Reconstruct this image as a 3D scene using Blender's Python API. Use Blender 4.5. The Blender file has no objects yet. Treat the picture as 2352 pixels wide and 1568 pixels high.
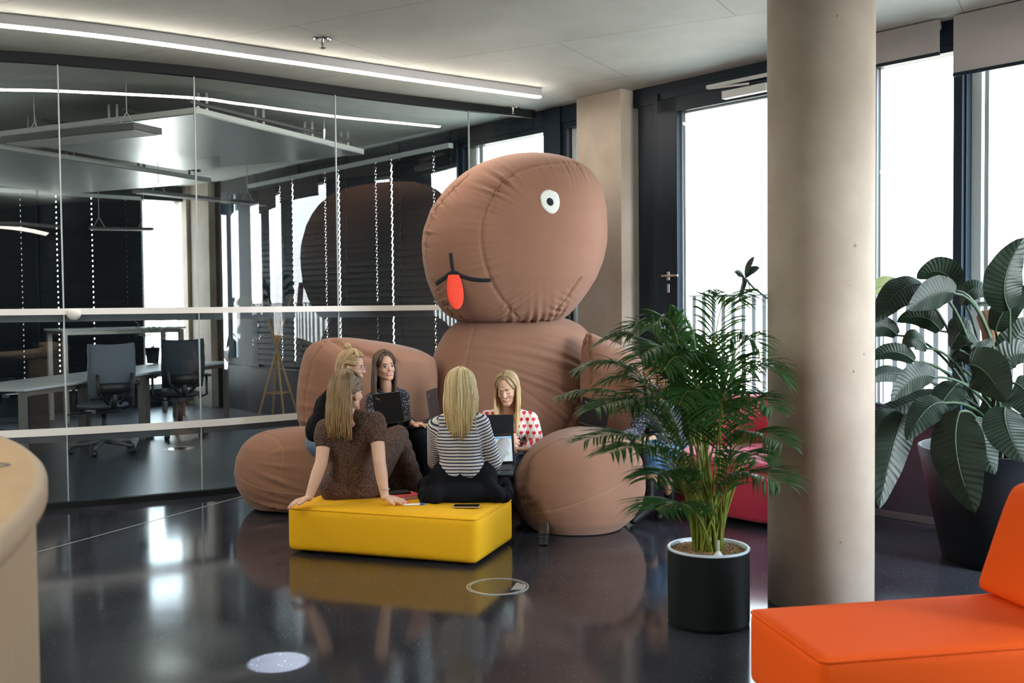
import bpy, bmesh, math, random
import numpy as np
from mathutils import Vector, Matrix, Euler
from mathutils.bvhtree import BVHTree
R_ = math.radians
random.seed(7); rng = np.random.default_rng(7)
scene = bpy.context.scene
col = scene.collection

# ------------------------------------------------------------ camera
EYE = Vector((0, 0, 1.42)); FPX = 2350.0
CAM_ROT = Matrix.Rotation(R_(90 - 2.02), 3, 'X') @ Matrix.Rotation(R_(-0.57), 3, 'Z')
cd = bpy.data.cameras.new('camera'); cam = bpy.data.objects.new('camera', cd); col.objects.link(cam)
cam.matrix_world = Matrix.Translation(EYE) @ CAM_ROT.to_4x4()
cd.sensor_width = 36; cd.lens = 36 * FPX / 2352; cd.clip_start = 0.05; cd.clip_end = 500
cd.dof.use_dof = True; cd.dof.focus_distance = 6.6; cd.dof.aperture_fstop = 2.8
scene.camera = cam
# ------------------------------------------------------------ view
scene.view_settings.view_transform = 'Standard'; scene.view_settings.look = 'None'
scene.view_settings.gamma = 1; scene.view_settings.use_curve_mapping = False
scene.view_settings.exposure = 0.5
cy = scene.cycles
cy.max_bounces = 7; cy.diffuse_bounces = 4; cy.glossy_bounces = 4; cy.transmission_bounces = 6
cy.transparent_max_bounces = 16; cy.caustics_reflective = False; cy.caustics_refractive = False
cy.sample_clamp_indirect = 6; cy.use_adaptive_sampling = True; cy.adaptive_threshold = 0.02
cy.use_denoising = True
# ------------------------------------------------------------ world: bright hazy sky
SKY = 6.5
w = bpy.data.worlds.new('world'); scene.world = w; w.use_nodes = True
nt = w.node_tree; nt.nodes.clear()
out = nt.nodes.new('ShaderNodeOutputWorld'); bg = nt.nodes.new('ShaderNodeBackground')
tc = nt.nodes.new('ShaderNodeTexCoord'); sx = nt.nodes.new('ShaderNodeSeparateXYZ'); cr = nt.nodes.new('ShaderNodeValToRGB')
nt.links.new(tc.outputs['Generated'], sx.inputs[0])
mr = nt.nodes.new('ShaderNodeMapRange'); mr.inputs[1].default_value = -0.3; mr.inputs[2].default_value = 0.5
nt.links.new(sx.outputs[2], mr.inputs[0]); nt.links.new(mr.outputs[0], cr.inputs[0])
cr.color_ramp.elements[0].position = 0.30; cr.color_ramp.elements[0].color = (1.05, 1.0, .92, 1)
cr.color_ramp.elements[1].position = 0.385; cr.color_ramp.elements[1].color = (.95, .98, 1.0, 1)
e_ = cr.color_ramp.elements.new(0.95); e_.color = (.72, .87, 1.0, 1)
nt.links.new(cr.outputs[0], bg.inputs[0])
# hazy sky glow added on the right, to strengthen the daylight from that side
vd = nt.nodes.new('ShaderNodeVectorMath'); vd.operation = 'DOT_PRODUCT'; nt.links.new(tc.outputs['Generated'], vd.inputs[0]); vd.inputs[1].default_value = (.62, -.715, .32)
mm_ = lambda op, a, b: (lambda n: (setattr(n, 'operation', op), [nt.links.new(v, n.inputs[i]) if hasattr(v, 'node') else setattr(n.inputs[i], 'default_value', v) for i, v in enumerate((a, b))], n.outputs[0])[-1])(nt.nodes.new('ShaderNodeMath'))
glow = mm_('MULTIPLY', mm_('POWER', mm_('MAXIMUM', vd.outputs['Value'], 0.0), 18.0), 16.0)
nt.links.new(mm_('MULTIPLY', mm_('ADD', glow, 1.0), SKY), bg.inputs[1])
nt.links.new(bg.outputs[0], out.inputs[0])

# ------------------------------------------------------------ facade frame of reference
F0 = Vector((1.094, 8.6)); FU = Vector((.6549, -.7557)); FN = Vector((.7557, .6549))
def F(s, o=0, z=0):
    p = F0 + FU * s + FN * o
    return Vector((p.x, p.y, z))
CEIL = 3.22
def arealight(name, loc, direction, sx_, sy_, power, color=(1, 1, 1), portal=False, spread=180):
    l = bpy.data.lights.new(name, 'AREA'); l.shape = 'RECTANGLE'; l.size = sx_; l.size_y = sy_
    l.energy = power; l.color = color; l.spread = R_(spread)
    o = bpy.data.objects.new(name, l); col.objects.link(o)
    o.location = loc; o.rotation_euler = Vector(direction).to_track_quat('-Z', 'Y').to_euler()
    if portal: l.cycles.is_portal = True
    return o
arealight('daylight_portal', F(3.7, .35, 1.95), (-FN.x, -FN.y, 0), 9.4, 2.7, 1, portal=True)
arealight('daylight_portal', F(8.95, -.8, 1.7), (-FU.x, -FU.y, 0), 1.8, 3.0, 1, portal=True)
arealight('daylight_portal', F(-4.7, .35, 1.6), (-FN.x, -FN.y, 0), 8.2, 3.3, 1, portal=True)

# ------------------------------------------------------------ pixel to place
def ray(px, py):
    return CAM_ROT @ Vector(((px - 1176) / FPX, -(py - 784) / FPX, -1))
def at(px, py, Y):
    d = ray(px, py); return EYE + d * (Y / d.y)
def onz(px, py, z=0):
    d = ray(px, py); return EYE + d * ((z - EYE.z) / d.z)

# ------------------------------------------------------------ materials
M = {}
def mat(name, color, rough=.6, metal=0, var=0, vscale=8, bump=0, bscale=60, spec=.5, emit=None, estr=1, stretch=None, color2=None, coat=0, sheen=0, transl=None):
    m = bpy.data.materials.new(name); m.use_nodes = True; t = m.node_tree
    b = t.nodes['Principled BSDF']; N = t.nodes.new; L = t.links.new
    b.inputs['Base Color'].default_value = (*color, 1); b.inputs['Roughness'].default_value = rough
    b.inputs['Metallic'].default_value = metal; b.inputs['Specular IOR Level'].default_value = spec
    b.inputs['Coat Weight'].default_value = coat; b.inputs['Sheen Weight'].default_value = sheen
    if emit: b.inputs['Emission Color'].default_value = (*emit, 1); b.inputs['Emission Strength'].default_value = estr
    g = N('ShaderNodeTexCoord')
    mp = N('ShaderNodeMapping'); L(g.outputs['Object'], mp.inputs[0])
    if stretch: mp.inputs['Scale'].default_value = stretch
    if var or color2:
        n = N('ShaderNodeTexNoise'); n.inputs['Scale'].default_value = vscale; n.inputs['Detail'].default_value = 5
        n.inputs['Roughness'].default_value = .6
        L(mp.outputs[0], n.inputs[0]); r = N('ShaderNodeValToRGB'); L(n.outputs[0], r.inputs[0])
        c2 = color2 or tuple(min(1, c * (1 + var)) for c in color); c1 = color if color2 else tuple(c * (1 - var) for c in color)
        r.color_ramp.elements[0].position = .3; r.color_ramp.elements[1].position = .7
        r.color_ramp.elements[0].color = (*c1, 1); r.color_ramp.elements[1].color = (*c2, 1)
        L(r.outputs[0], b.inputs['Base Color'])
    if bump:
        n2 = N('ShaderNodeTexNoise'); n2.inputs['Scale'].default_value = bscale; n2.inputs['Detail'].default_value = 4
        L(mp.outputs[0], n2.inputs[0]); bp = N('ShaderNodeBump'); bp.inputs['Strength'].default_value = bump; bp.inputs['Distance'].default_value = .02
        L(n2.outputs[0], bp.inputs['Height']); L(bp.outputs[0], b.inputs['Normal'])
    M[name] = m
    return m
def nodes_of(m): return m.node_tree, m.node_tree.nodes['Principled BSDF']
def mth(t, op, a, b=None, c=None):
    n = t.nodes.new('ShaderNodeMath'); n.operation = op
    for i, v in enumerate((a, b, c)):
        if v is None: continue
        if hasattr(v, 'node'): t.links.new(v, n.inputs[i])
        else: n.inputs[i].default_value = v
    return n.outputs[0]
def mixc(t, fac, a, b):
    n = t.nodes.new('ShaderNodeMix'); n.data_type = 'RGBA'
    for k, v in ((0, fac), (6, a), (7, b)):
        if hasattr(v, 'node'): t.links.new(v, n.inputs[k])
        elif k == 0: n.inputs[0].default_value = v
        else: n.inputs[k].default_value = (*v, 1)
    return n.outputs[2]
def texc(t, kind='Object'):
    g = t.nodes.new('ShaderNodeTexCoord'); return g.outputs[kind]

def thin_glass(name, tint=(.93, .97, .96), boost=1.0, rough=0.0, ior=1.52):
    m = bpy.data.materials.new(name); m.use_nodes = True; t = m.node_tree; t.nodes.clear()
    o = t.nodes.new('ShaderNodeOutputMaterial'); mx = t.nodes.new('ShaderNodeMixShader')
    tr = t.nodes.new('ShaderNodeBsdfTransparent'); gl = t.nodes.new('ShaderNodeBsdfGlossy'); tr.inputs[0].default_value = (*tint, 1); gl.inputs['Roughness'].default_value = rough
    geo = t.nodes.new('ShaderNodeNewGeometry')   # keep the same reflectance whichever side is hit
    dt = t.nodes.new('ShaderNodeVectorMath'); dt.operation = 'DOT_PRODUCT'
    t.links.new(geo.outputs['Normal'], dt.inputs[0]); t.links.new(geo.outputs['Incoming'], dt.inputs[1])
    c = mth(t, 'SUBTRACT', 1.0, mth(t, 'ABSOLUTE', dt.outputs['Value'])); f = mth(t, 'MULTIPLY_ADD', mth(t, 'POWER', c, 5.0), .9, .043 * boost); f = mth(t, 'MINIMUM', f, 1.0)
    t.links.new(f, mx.inputs[0]); t.links.new(tr.outputs[0], mx.inputs[1]); t.links.new(gl.outputs[0], mx.inputs[2])
    t.links.new(mx.outputs[0], o.inputs[0]); M[name] = m; return m
thin_glass('window_glass', (.95, .97, .97), 1.0)
thin_glass('partition_glass', (.90, .965, .975), 1.7)
thin_glass('drink_glass', (.97, .985, .99), .45)

mat('dark_frame', (.008, .018, .031), .45, spec=.25)
mat('dark_header', (.008, .011, .013), .6, spec=.2)
mat('alu_light', (.62, .68, .70), .4, metal=.2)
mat('band_white', (.78, .76, .74), .6); mat('band_shade', (.09, .09, .105), .6)
mat('joint', (.30, .35, .36), .4)
mat('steel', (.6, .6, .6), .28, metal=1)
mat('chrome', (.75, .75, .75), .12, metal=1)
mat('grey_plastic', (.09, .09, .095), .5); mat('black_plastic', (.012, .013, .015), .45)
mat('white_plastic', (.75, .75, .73), .4)
mat('panel_metal', (.50, .55, .56), .33, metal=.75, bump=.05, bscale=3)
mat('panel_edge', (.62, .63, .60), .5)
mat('lamp_side', (.55, .54, .56), .4, metal=.3)
mat('lamp_glow', (1, 1, 1), .5, emit=(1, .89, .78), estr=52)
mat('roller_fabric', (.60, .56, .55), .9, bump=.12, bscale=400)
mat('slat', (.012, .014, .017), .5, spec=.25)
mat('wood_light', (.46, .285, .125), .45, var=.10, vscale=5, stretch=(1, 1, 12), coat=.1)
mat('wood_side', (.46, .32, .20), .5, var=.08, vscale=9, stretch=(6, 6, .6))
mat('bamboo', (.36, .20, .08), .5, var=.15)
mat('yellow_fabric', (.82, .42, .006), .8, bump=.10, bscale=500, spec=.3)
mat('orange_fabric', (.90, .10, .001), .8, bump=.10, bscale=500, spec=.3)
mat('pink_fabric', (.48, .02, .065), .7, bump=.08, bscale=500, sheen=.2)
mat('pink_top', (.72, .12, .24), .7, bump=.08, bscale=500, sheen=.2)
mat('bean_fabric', (.255, .127, .083), .85, var=.05, vscale=3, bump=.10, bscale=260, sheen=.12, spec=.3)
mat('seam_thread', (.34, .21, .11), .8)
mat('felt_black', (.008, .012, .018), .9); mat('felt_red', (.83, .06, .028), .85, bump=.2, bscale=300)
mat('felt_white', (.72, .74, .70), .85, bump=.15, bscale=200)
mat('pot_black', (.004, .007, .008), .5, spec=.25); mat('pot_rim', (.55, .64, .72), .3)
mat('pot_big', (.004, .006, .010), .5, spec=.25)
mat('granules', (.33, .20, .10), .9, var=.5, vscale=70, bump=1.0, bscale=90)
mat('soil', (.02, .014, .01), .95)
mat('stem_green', (.16, .20, .02), .5, var=.35, vscale=14)
mat('petiole', (.02, .05, .022), .5)
mat('trunk', (.25, .13, .07), .85, var=.35, vscale=25, bump=.6, bscale=40)
mat('skin', (.62, .36, .25), .5, spec=.35); mat('skin_pale', (.66, .40, .29), .5, spec=.35); mat('skin_warm', (.52, .29, .20), .5, spec=.35)
for k in ('skin', 'skin_pale', 'skin_warm'):
    b = M[k].node_tree.nodes['Principled BSDF']; b.inputs['Subsurface Weight'].default_value = .0
mat('lip', (.52, .19, .17), .45); mat('teeth', (.8, .78, .74), .3); mat('eye_white', (.75, .74, .72), .25); mat('eye_dark', (.02, .015, .012), .2)
mat('nail', (.65, .02, .02), .25)
mat('black_knit', (.006, .007, .008), .95, bump=.5, bscale=40, spec=.15); mat('denim', (.14, .20, .28), .85, var=.35, vscale=22, bump=.3, bscale=60)
mat('denim_blue', (.05, .12, .24), .85, var=.4, vscale=20, bump=.3, bscale=60)
mat('black_skirt', (.004, .005, .008), .85, bump=.6, bscale=11, spec=.15); mat('leather', (.007, .007, .008), .5, bump=.3, bscale=20, spec=.25)
mat('terrace', (.62, .60, .56), .9); mat('rail', (.11, .115, .12), .5)
mat('desk_white', (.60, .61, .62), .35); mat('desk_edge', (.42, .36, .28), .5); mat('desk_leg', (.33, .30, .27), .35, metal=.6)
mat('chair_fabric', (.13, .15, .18), .85, bump=.3, bscale=150); mat('chair_dark', (.02, .028, .04), .7)
mat('laptop_shell', (.010, .011, .013), .4); mat('keys', (.05, .045, .045), .5); mat('bezel', (.006, .006, .007), .3)
mat('screen_content', (.3, .33, .35), .3, emit=(.62, .72, .76), estr=.55)
mat('screen_green', (.2, .3, .2), .3, emit=(.45, .62, .5), estr=.5); mat('screen_blue', (.1, .3, .5), .3, emit=(.05, .3, .6), estr=.7)
mat('paper', (.72, .62, .58), .8); mat('notebook_red', (.62, .05, .07), .5); mat('pen_white', (.78, .78, .78), .4); mat('pen_blue', (.02, .12, .5), .4)
mat('phone_black', (.006, .007, .008), .15); mat('phone_gold', (.65, .5, .45), .3, metal=.6)
mat('water', (.8, .9, .95), .05, spec=.5); mat('red_bead', (.5, .01, .01), .4)
mat('grille', (.16, .13, .13), .4, metal=.6); mat('ring_metal', (.62, .66, .68), .3, metal=.8); mat('parapet', (.028, .024, .035), .5); mat('sill', (.20, .16, .18), .5)
mat('wall_paint', (.30, .29, .28), .9); mat('facade_out', (.3, .3, .3), .9)
mat('carpet', (.022, .030, .040), .33, spec=.6); mat('cable', (.5, .5, .5), .4)
mat('city', (.55, .5, .45), .9); mat('city_roof', (.35, .13, .07), .9)

def concrete(name, c1, c2, scale=1.2, pits=.012, rough=.75, joints=False):
    m = mat(name, c1, rough); t, b = nodes_of(m); N = t.nodes.new; L = t.links.new
    tc_ = texc(t)
    n = N('ShaderNodeTexNoise'); n.inputs['Scale'].default_value = scale; n.inputs['Detail'].default_value = 8; n.inputs['Roughness'].default_value = .62; L(tc_, n.inputs[0])
    r = N('ShaderNodeValToRGB'); r.color_ramp.elements[0].position = .32; r.color_ramp.elements[1].position = .68
    r.color_ramp.elements[0].color = (*c1, 1); r.color_ramp.elements[1].color = (*c2, 1); L(n.outputs[0], r.inputs[0])
    c = r.outputs[0]
    v = N('ShaderNodeTexVoronoi'); v.inputs['Scale'].default_value = 7.5; L(tc_, v.inputs[0])
    h = N('ShaderNodeTexNoise'); h.inputs['Scale'].default_value = 3; L(tc_, h.inputs[0])
    rad = mth(t, 'MULTIPLY', h.outputs[0], pits * 7.5); f = mth(t, 'LESS_THAN', v.outputs[0], rad)
    c = mixc(t, mth(t, 'MULTIPLY', f, .6), c, (.06, .055, .05))
    if joints:
        mp = N('ShaderNodeMapping'); mp.inputs['Rotation'].default_value = (0, 0, R_(29)); mp.inputs['Location'].default_value = (.55, .45, 0); L(tc_, mp.inputs[0])
        br = N('ShaderNodeTexBrick'); br.inputs['Scale'].default_value = 1; br.inputs['Brick Width'].default_value = 2.5; br.inputs['Row Height'].default_value = 1.25
        br.inputs['Mortar Size'].default_value = .004; br.inputs['Mortar Smooth'].default_value = .2; br.inputs['Bias'].default_value = 0
        br.offset = 0.5; br.inputs['Color1'].default_value = (1, 1, 1, 1); br.inputs['Color2'].default_value = (.95, .95, .95, 1); br.inputs['Mortar'].default_value = (.55, .55, .52, 1)
        L(mp.outputs[0], br.inputs[0])
        mm = N('ShaderNodeMix'); mm.data_type = 'RGBA'; mm.blend_type = 'MULTIPLY'; mm.inputs[0].default_value = 1; L(c, mm.inputs[6]); L(br.outputs[0], mm.inputs[7]); c = mm.outputs[2]
    L(c, b.inputs['Base Color'])
    bp = N('ShaderNodeBump'); bp.inputs['Strength'].default_value = .15; bp.inputs['Distance'].default_value = .02; L(n.outputs[0], bp.inputs['Height']); L(bp.outputs[0], b.inputs['Normal'])
    return m
concrete('ceiling_concrete', (.45, .485, .44), (.60, .64, .59), .8, .006, joints=True)
concrete('column_concrete', (.345, .275, .22), (.46, .385, .32), 1.8, .012)
concrete('pier_concrete', (.40, .33, .25), (.57, .50, .42), 1.6, .012)

def floor_material():
    m = mat('floor_terrazzo', (.02, .02, .024), .13, spec=.42); t, b = nodes_of(m); N = t.nodes.new; L = t.links.new
    tc_ = texc(t)
    n = N('ShaderNodeTexNoise'); n.inputs['Scale'].default_value = 2.2; n.inputs['Detail'].default_value = 7; L(tc_, n.inputs[0])
    r = N('ShaderNodeValToRGB'); r.color_ramp.elements[0].position = .3; r.color_ramp.elements[1].position = .72
    r.color_ramp.elements[0].color = (.017, .019, .026, 1); r.color_ramp.elements[1].color = (.040, .042, .053, 1); L(n.outputs[0], r.inputs[0])
    v = N('ShaderNodeTexVoronoi'); v.inputs['Scale'].default_value = 62; L(tc_, v.inputs[0])
    f = mth(t, 'LESS_THAN', v.outputs[0], .13)
    sel = N('ShaderNodeTexWhiteNoise'); L(v.outputs['Position'], sel.inputs[0])
    f = mth(t, 'MULTIPLY', f, mth(t, 'MULTIPLY', mth(t, 'GREATER_THAN', sel.outputs[0], .55), sel.outputs[0]))
    c = mixc(t, mth(t, 'MULTIPLY', f, .45), r.outputs[0], (.45, .42, .38)); L(c, b.inputs['Base Color'])
    r2 = N('ShaderNodeMapRange'); r2.inputs[3].default_value = .05; r2.inputs[4].default_value = .15; L(n.outputs[0], r2.inputs[0]); L(r2.outputs[0], b.inputs['Roughness'])
floor_material()

def leopard():
    m = mat('leopard_print', (.2, .1, .06), .8); t, b = nodes_of(m); N = t.nodes.new; L = t.links.new
    tc_ = texc(t); v = N('ShaderNodeTexVoronoi'); v.feature = 'DISTANCE_TO_EDGE'; v.inputs['Scale'].default_value = 118; L(tc_, v.inputs[0])
    n = N('ShaderNodeTexNoise'); n.inputs['Scale'].default_value = 120; L(tc_, n.inputs[0])
    d = mth(t, 'ADD', v.outputs[0], mth(t, 'MULTIPLY', n.outputs[0], .25)); f = mth(t, 'GREATER_THAN', d, .27)
    L(mixc(t, f, (.012, .009, .009), (.17, .075, .04)), b.inputs['Base Color'])
    bp = N('ShaderNodeBump'); bp.inputs['Strength'].default_value = .4; n2 = N('ShaderNodeTexNoise'); n2.inputs['Scale'].default_value = 18; L(tc_, n2.inputs[0]); L(n2.outputs[0], bp.inputs['Height']); bp.inputs['Distance'].default_value = .02; L(bp.outputs[0], b.inputs['Normal'])
leopard()
def stripes():
    m = mat('striped_jersey', (.7, .68, .64), .85); t, b = nodes_of(m); N = t.nodes.new; L = t.links.new
    a = N('ShaderNodeAttribute'); a.attribute_name = 'sc'
    f = mth(t, 'LESS_THAN', mth(t, 'FRACT', mth(t, 'DIVIDE', a.outputs['Fac'], .0195)), .42)
    L(mixc(t, f, (.68, .64, .60), (.015, .03, .09)), b.inputs['Base Color'])
    bp = N('ShaderNodeBump'); bp.inputs['Strength'].default_value = .35; n2 = N('ShaderNodeTexNoise'); n2.inputs['Scale'].default_value = 16; L(texc(t), n2.inputs[0]); L(n2.outputs[0], bp.inputs['Height']); bp.inputs['Distance'].default_value = .02; L(bp.outputs[0], b.inputs['Normal'])
stripes()
def stars():
    m = mat('dotted_blouse', (.012, .015, .03), .8); t, b = nodes_of(m); N = t.nodes.new; L = t.links.new
    v = N('ShaderNodeTexVoronoi'); v.inputs['Scale'].default_value = 70; L(texc(t), v.inputs[0])
    f = mth(t, 'LESS_THAN', v.outputs[0], .26)
    L(mixc(t, f, (.010, .013, .028), (.6, .55, .5)), b.inputs['Base Color'])
stars()
def hearts():
    m = mat('heart_blouse', (.75, .68, .64), .8); t, b = nodes_of(m); N = t.nodes.new; L = t.links.new
    s = N('ShaderNodeSeparateXYZ'); L(texc(t), s.inputs[0]); X, Z = s.outputs[0], s.outputs[2]
    P = .043; rows = mth(t, 'DIVIDE', Z, P); ri = mth(t, 'FLOOR', rows)
    sh = mth(t, 'MULTIPLY', mth(t, 'MODULO', mth(t, 'ABSOLUTE', ri), 2.0), .5)
    u = mth(t, 'SUBTRACT', mth(t, 'FRACT', mth(t, 'ADD', mth(t, 'DIVIDE', X, P), sh)), .5)
    v = mth(t, 'SUBTRACT', mth(t, 'FRACT', rows), .62)
    u3 = mth(t, 'MULTIPLY', u, 3.6); v3 = mth(t, 'MULTIPLY', v, 3.8)
    q = mth(t, 'SUBTRACT', mth(t, 'ADD', mth(t, 'MULTIPLY', u3, u3), mth(t, 'MULTIPLY', v3, v3)), 1.0)
    q3 = mth(t, 'MULTIPLY', mth(t, 'MULTIPLY', q, q), q)
    h = mth(t, 'SUBTRACT', q3, mth(t, 'MULTIPLY', mth(t, 'MULTIPLY', u3, u3), mth(t, 'MULTIPLY', mth(t, 'MULTIPLY', v3, v3), v3)))
    heart = mth(t, 'LESS_THAN', h, 0.0)
    stem = mth(t, 'MULTIPLY', mth(t, 'LESS_THAN', mth(t, 'ABSOLUTE', u), .035), mth(t, 'LESS_THAN', v, 0.0))
    f = mth(t, 'MAXIMUM', heart, stem)
    L(mixc(t, f, (.72, .64, .60), (.55, .015, .03)), b.inputs['Base Color'])
hearts()
def leafmat(name, c1, c2, rough=.35, tr=.25, veins=True):
    m = mat(name, c1, rough, spec=.28); t, b = nodes_of(m); N = t.nodes.new; L = t.links.new
    n = N('ShaderNodeTexNoise'); n.inputs['Scale'].default_value = 6; L(texc(t), n.inputs[0])
    c = mixc(t, n.outputs[0], c1, c2)
    a = N('ShaderNodeAttribute'); a.attribute_name = 'vein'
    if veins:
        bp = N('ShaderNodeBump'); bp.inputs['Strength'].default_value = .3; bp.inputs['Distance'].default_value = .0025
        wv = mth(t, 'SINE', mth(t, 'MULTIPLY', a.outputs['Fac'], 6.283)); L(wv, bp.inputs['Height']); L(bp.outputs[0], b.inputs['Normal'])
        c = mixc(t, mth(t, 'MULTIPLY', mth(t, 'GREATER_THAN', wv, .93), .12), c, tuple(min(1, x * 3) for x in c2))
    L(c, b.inputs['Base Color'])
    o = t.nodes['Material Output']; mx = N('ShaderNodeMixShader'); tl = N('ShaderNodeBsdfTranslucent'); mx.inputs[0].default_value = tr
    tl.inputs[0].default_value = (c2[0] * 2.2, c2[1] * 2.4, c2[2] * 1.2, 1)
    L(b.outputs[0], mx.inputs[1]); L(tl.outputs[0], mx.inputs[2]); L(mx.outputs[0], o.inputs[0])
leafmat('palm_leaf', (.009, .042, .011), (.036, .10, .024), .38, .2, False)
leafmat('big_leaf', (.003, .010, .006), (.010, .020, .011), .46, .05)
leafmat('big_leaf_under', (.14, .16, .07), (.20, .23, .10), .5, .3)
def hairmat(name, c1, c2):
    m = mat(name, c1, .42); t, b = nodes_of(m); N = t.nodes.new; L = t.links.new
    a = N('ShaderNodeAttribute'); a.attribute_name = 'hr'
    L(mixc(t, a.outputs['Fac'], c1, c2), b.inputs['Base Color'])
hairmat('hair_blonde', (.42, .29, .12), (.85, .70, .42)); hairmat('hair_brunette', (.035, .018, .010), (.14, .075, .04))
hairmat('hair_light_brown', (.12, .07, .035), (.42, .27, .13)); hairmat('hair_ombre', (.06, .035, .02), (.33, .195, .08)); hairmat('hair_honey', (.16, .10, .055), (.66, .46, .23))
hairmat('hair_red', (.20, .07, .02), (.4, .17, .06))

t, b = nodes_of(M['roller_fabric']); tl = t.nodes.new('ShaderNodeBsdfTranslucent'); tl.inputs[0].default_value = (.42, .36, .36, 1); mx = t.nodes.new('ShaderNodeMixShader'); mx.inputs[0].default_value = .32
t.links.new(b.outputs[0], mx.inputs[1]); t.links.new(tl.outputs[0], mx.inputs[2]); t.links.new(mx.outputs[0], t.nodes['Material Output'].inputs[0])
# ------------------------------------------------------------ object helpers
def link(o, parent=None):
    col.objects.link(o)
    if parent: o.parent = parent
    return o
def tag(o, label=None, cat=None, group=None, kind=None):
    if label: o['label'] = label
    if cat: o['category'] = cat
    if group: o['group'] = group
    if kind: o['kind'] = kind
    return o
def empty(name, loc=(0, 0, 0), label=None, cat=None, group=None, kind=None):
    o = bpy.data.objects.new(name, None); col.objects.link(o); o.location = loc; o.empty_display_size = .1
    return tag(o, label, cat, group, kind)
def inv(parent):
    if parent is None: return Matrix.Identity(4)
    m = Matrix.Translation(parent.location) @ parent.rotation_euler.to_matrix().to_4x4()
    if parent.parent: m = pm(parent.parent) @ m
    return m.inverted()
def pm(o):
    m = Matrix.Translation(o.location) @ o.rotation_euler.to_matrix().to_4x4()
    return pm(o.parent) @ m if o.parent else m
def mesh_obj(name, V, Fc, mats, parent=None, smooth=False, mi=None, attrs=None, loc=True):
    """V world coordinates; geometry is stored relative to the parent (or to its own base when top level)"""
    V = np.asarray(V, float).reshape(-1, 3)
    me = bpy.data.meshes.new(name)
    o = bpy.data.objects.new(name, me)
    if parent is not None:
        im = np.array(inv(parent)); V = V @ im[:3, :3].T + im[:3, 3]
    elif loc:
        c = np.array([(V[:, 0].min() + V[:, 0].max()) / 2, (V[:, 1].min() + V[:, 1].max()) / 2, V[:, 2].min()])
        V = V - c; o.location = c
    me.from_pydata(V.tolist(), [], [list(map(int, f)) for f in Fc])
    if not isinstance(mats, (list, tuple)): mats = [mats]
    for m in mats: me.materials.append(M[m] if isinstance(m, str) else m)
    if mi is not None: me.polygons.foreach_set('material_index', np.asarray(mi, np.int32))
    if smooth: me.polygons.foreach_set('use_smooth', [True] * len(me.polygons))
    if attrs:
        for k, v in attrs.items():
            a = me.attributes.new(k, 'FLOAT', 'POINT'); a.data.foreach_set('value', np.asarray(v, np.float32))
    me.update()
    return link(o, parent)
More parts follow.
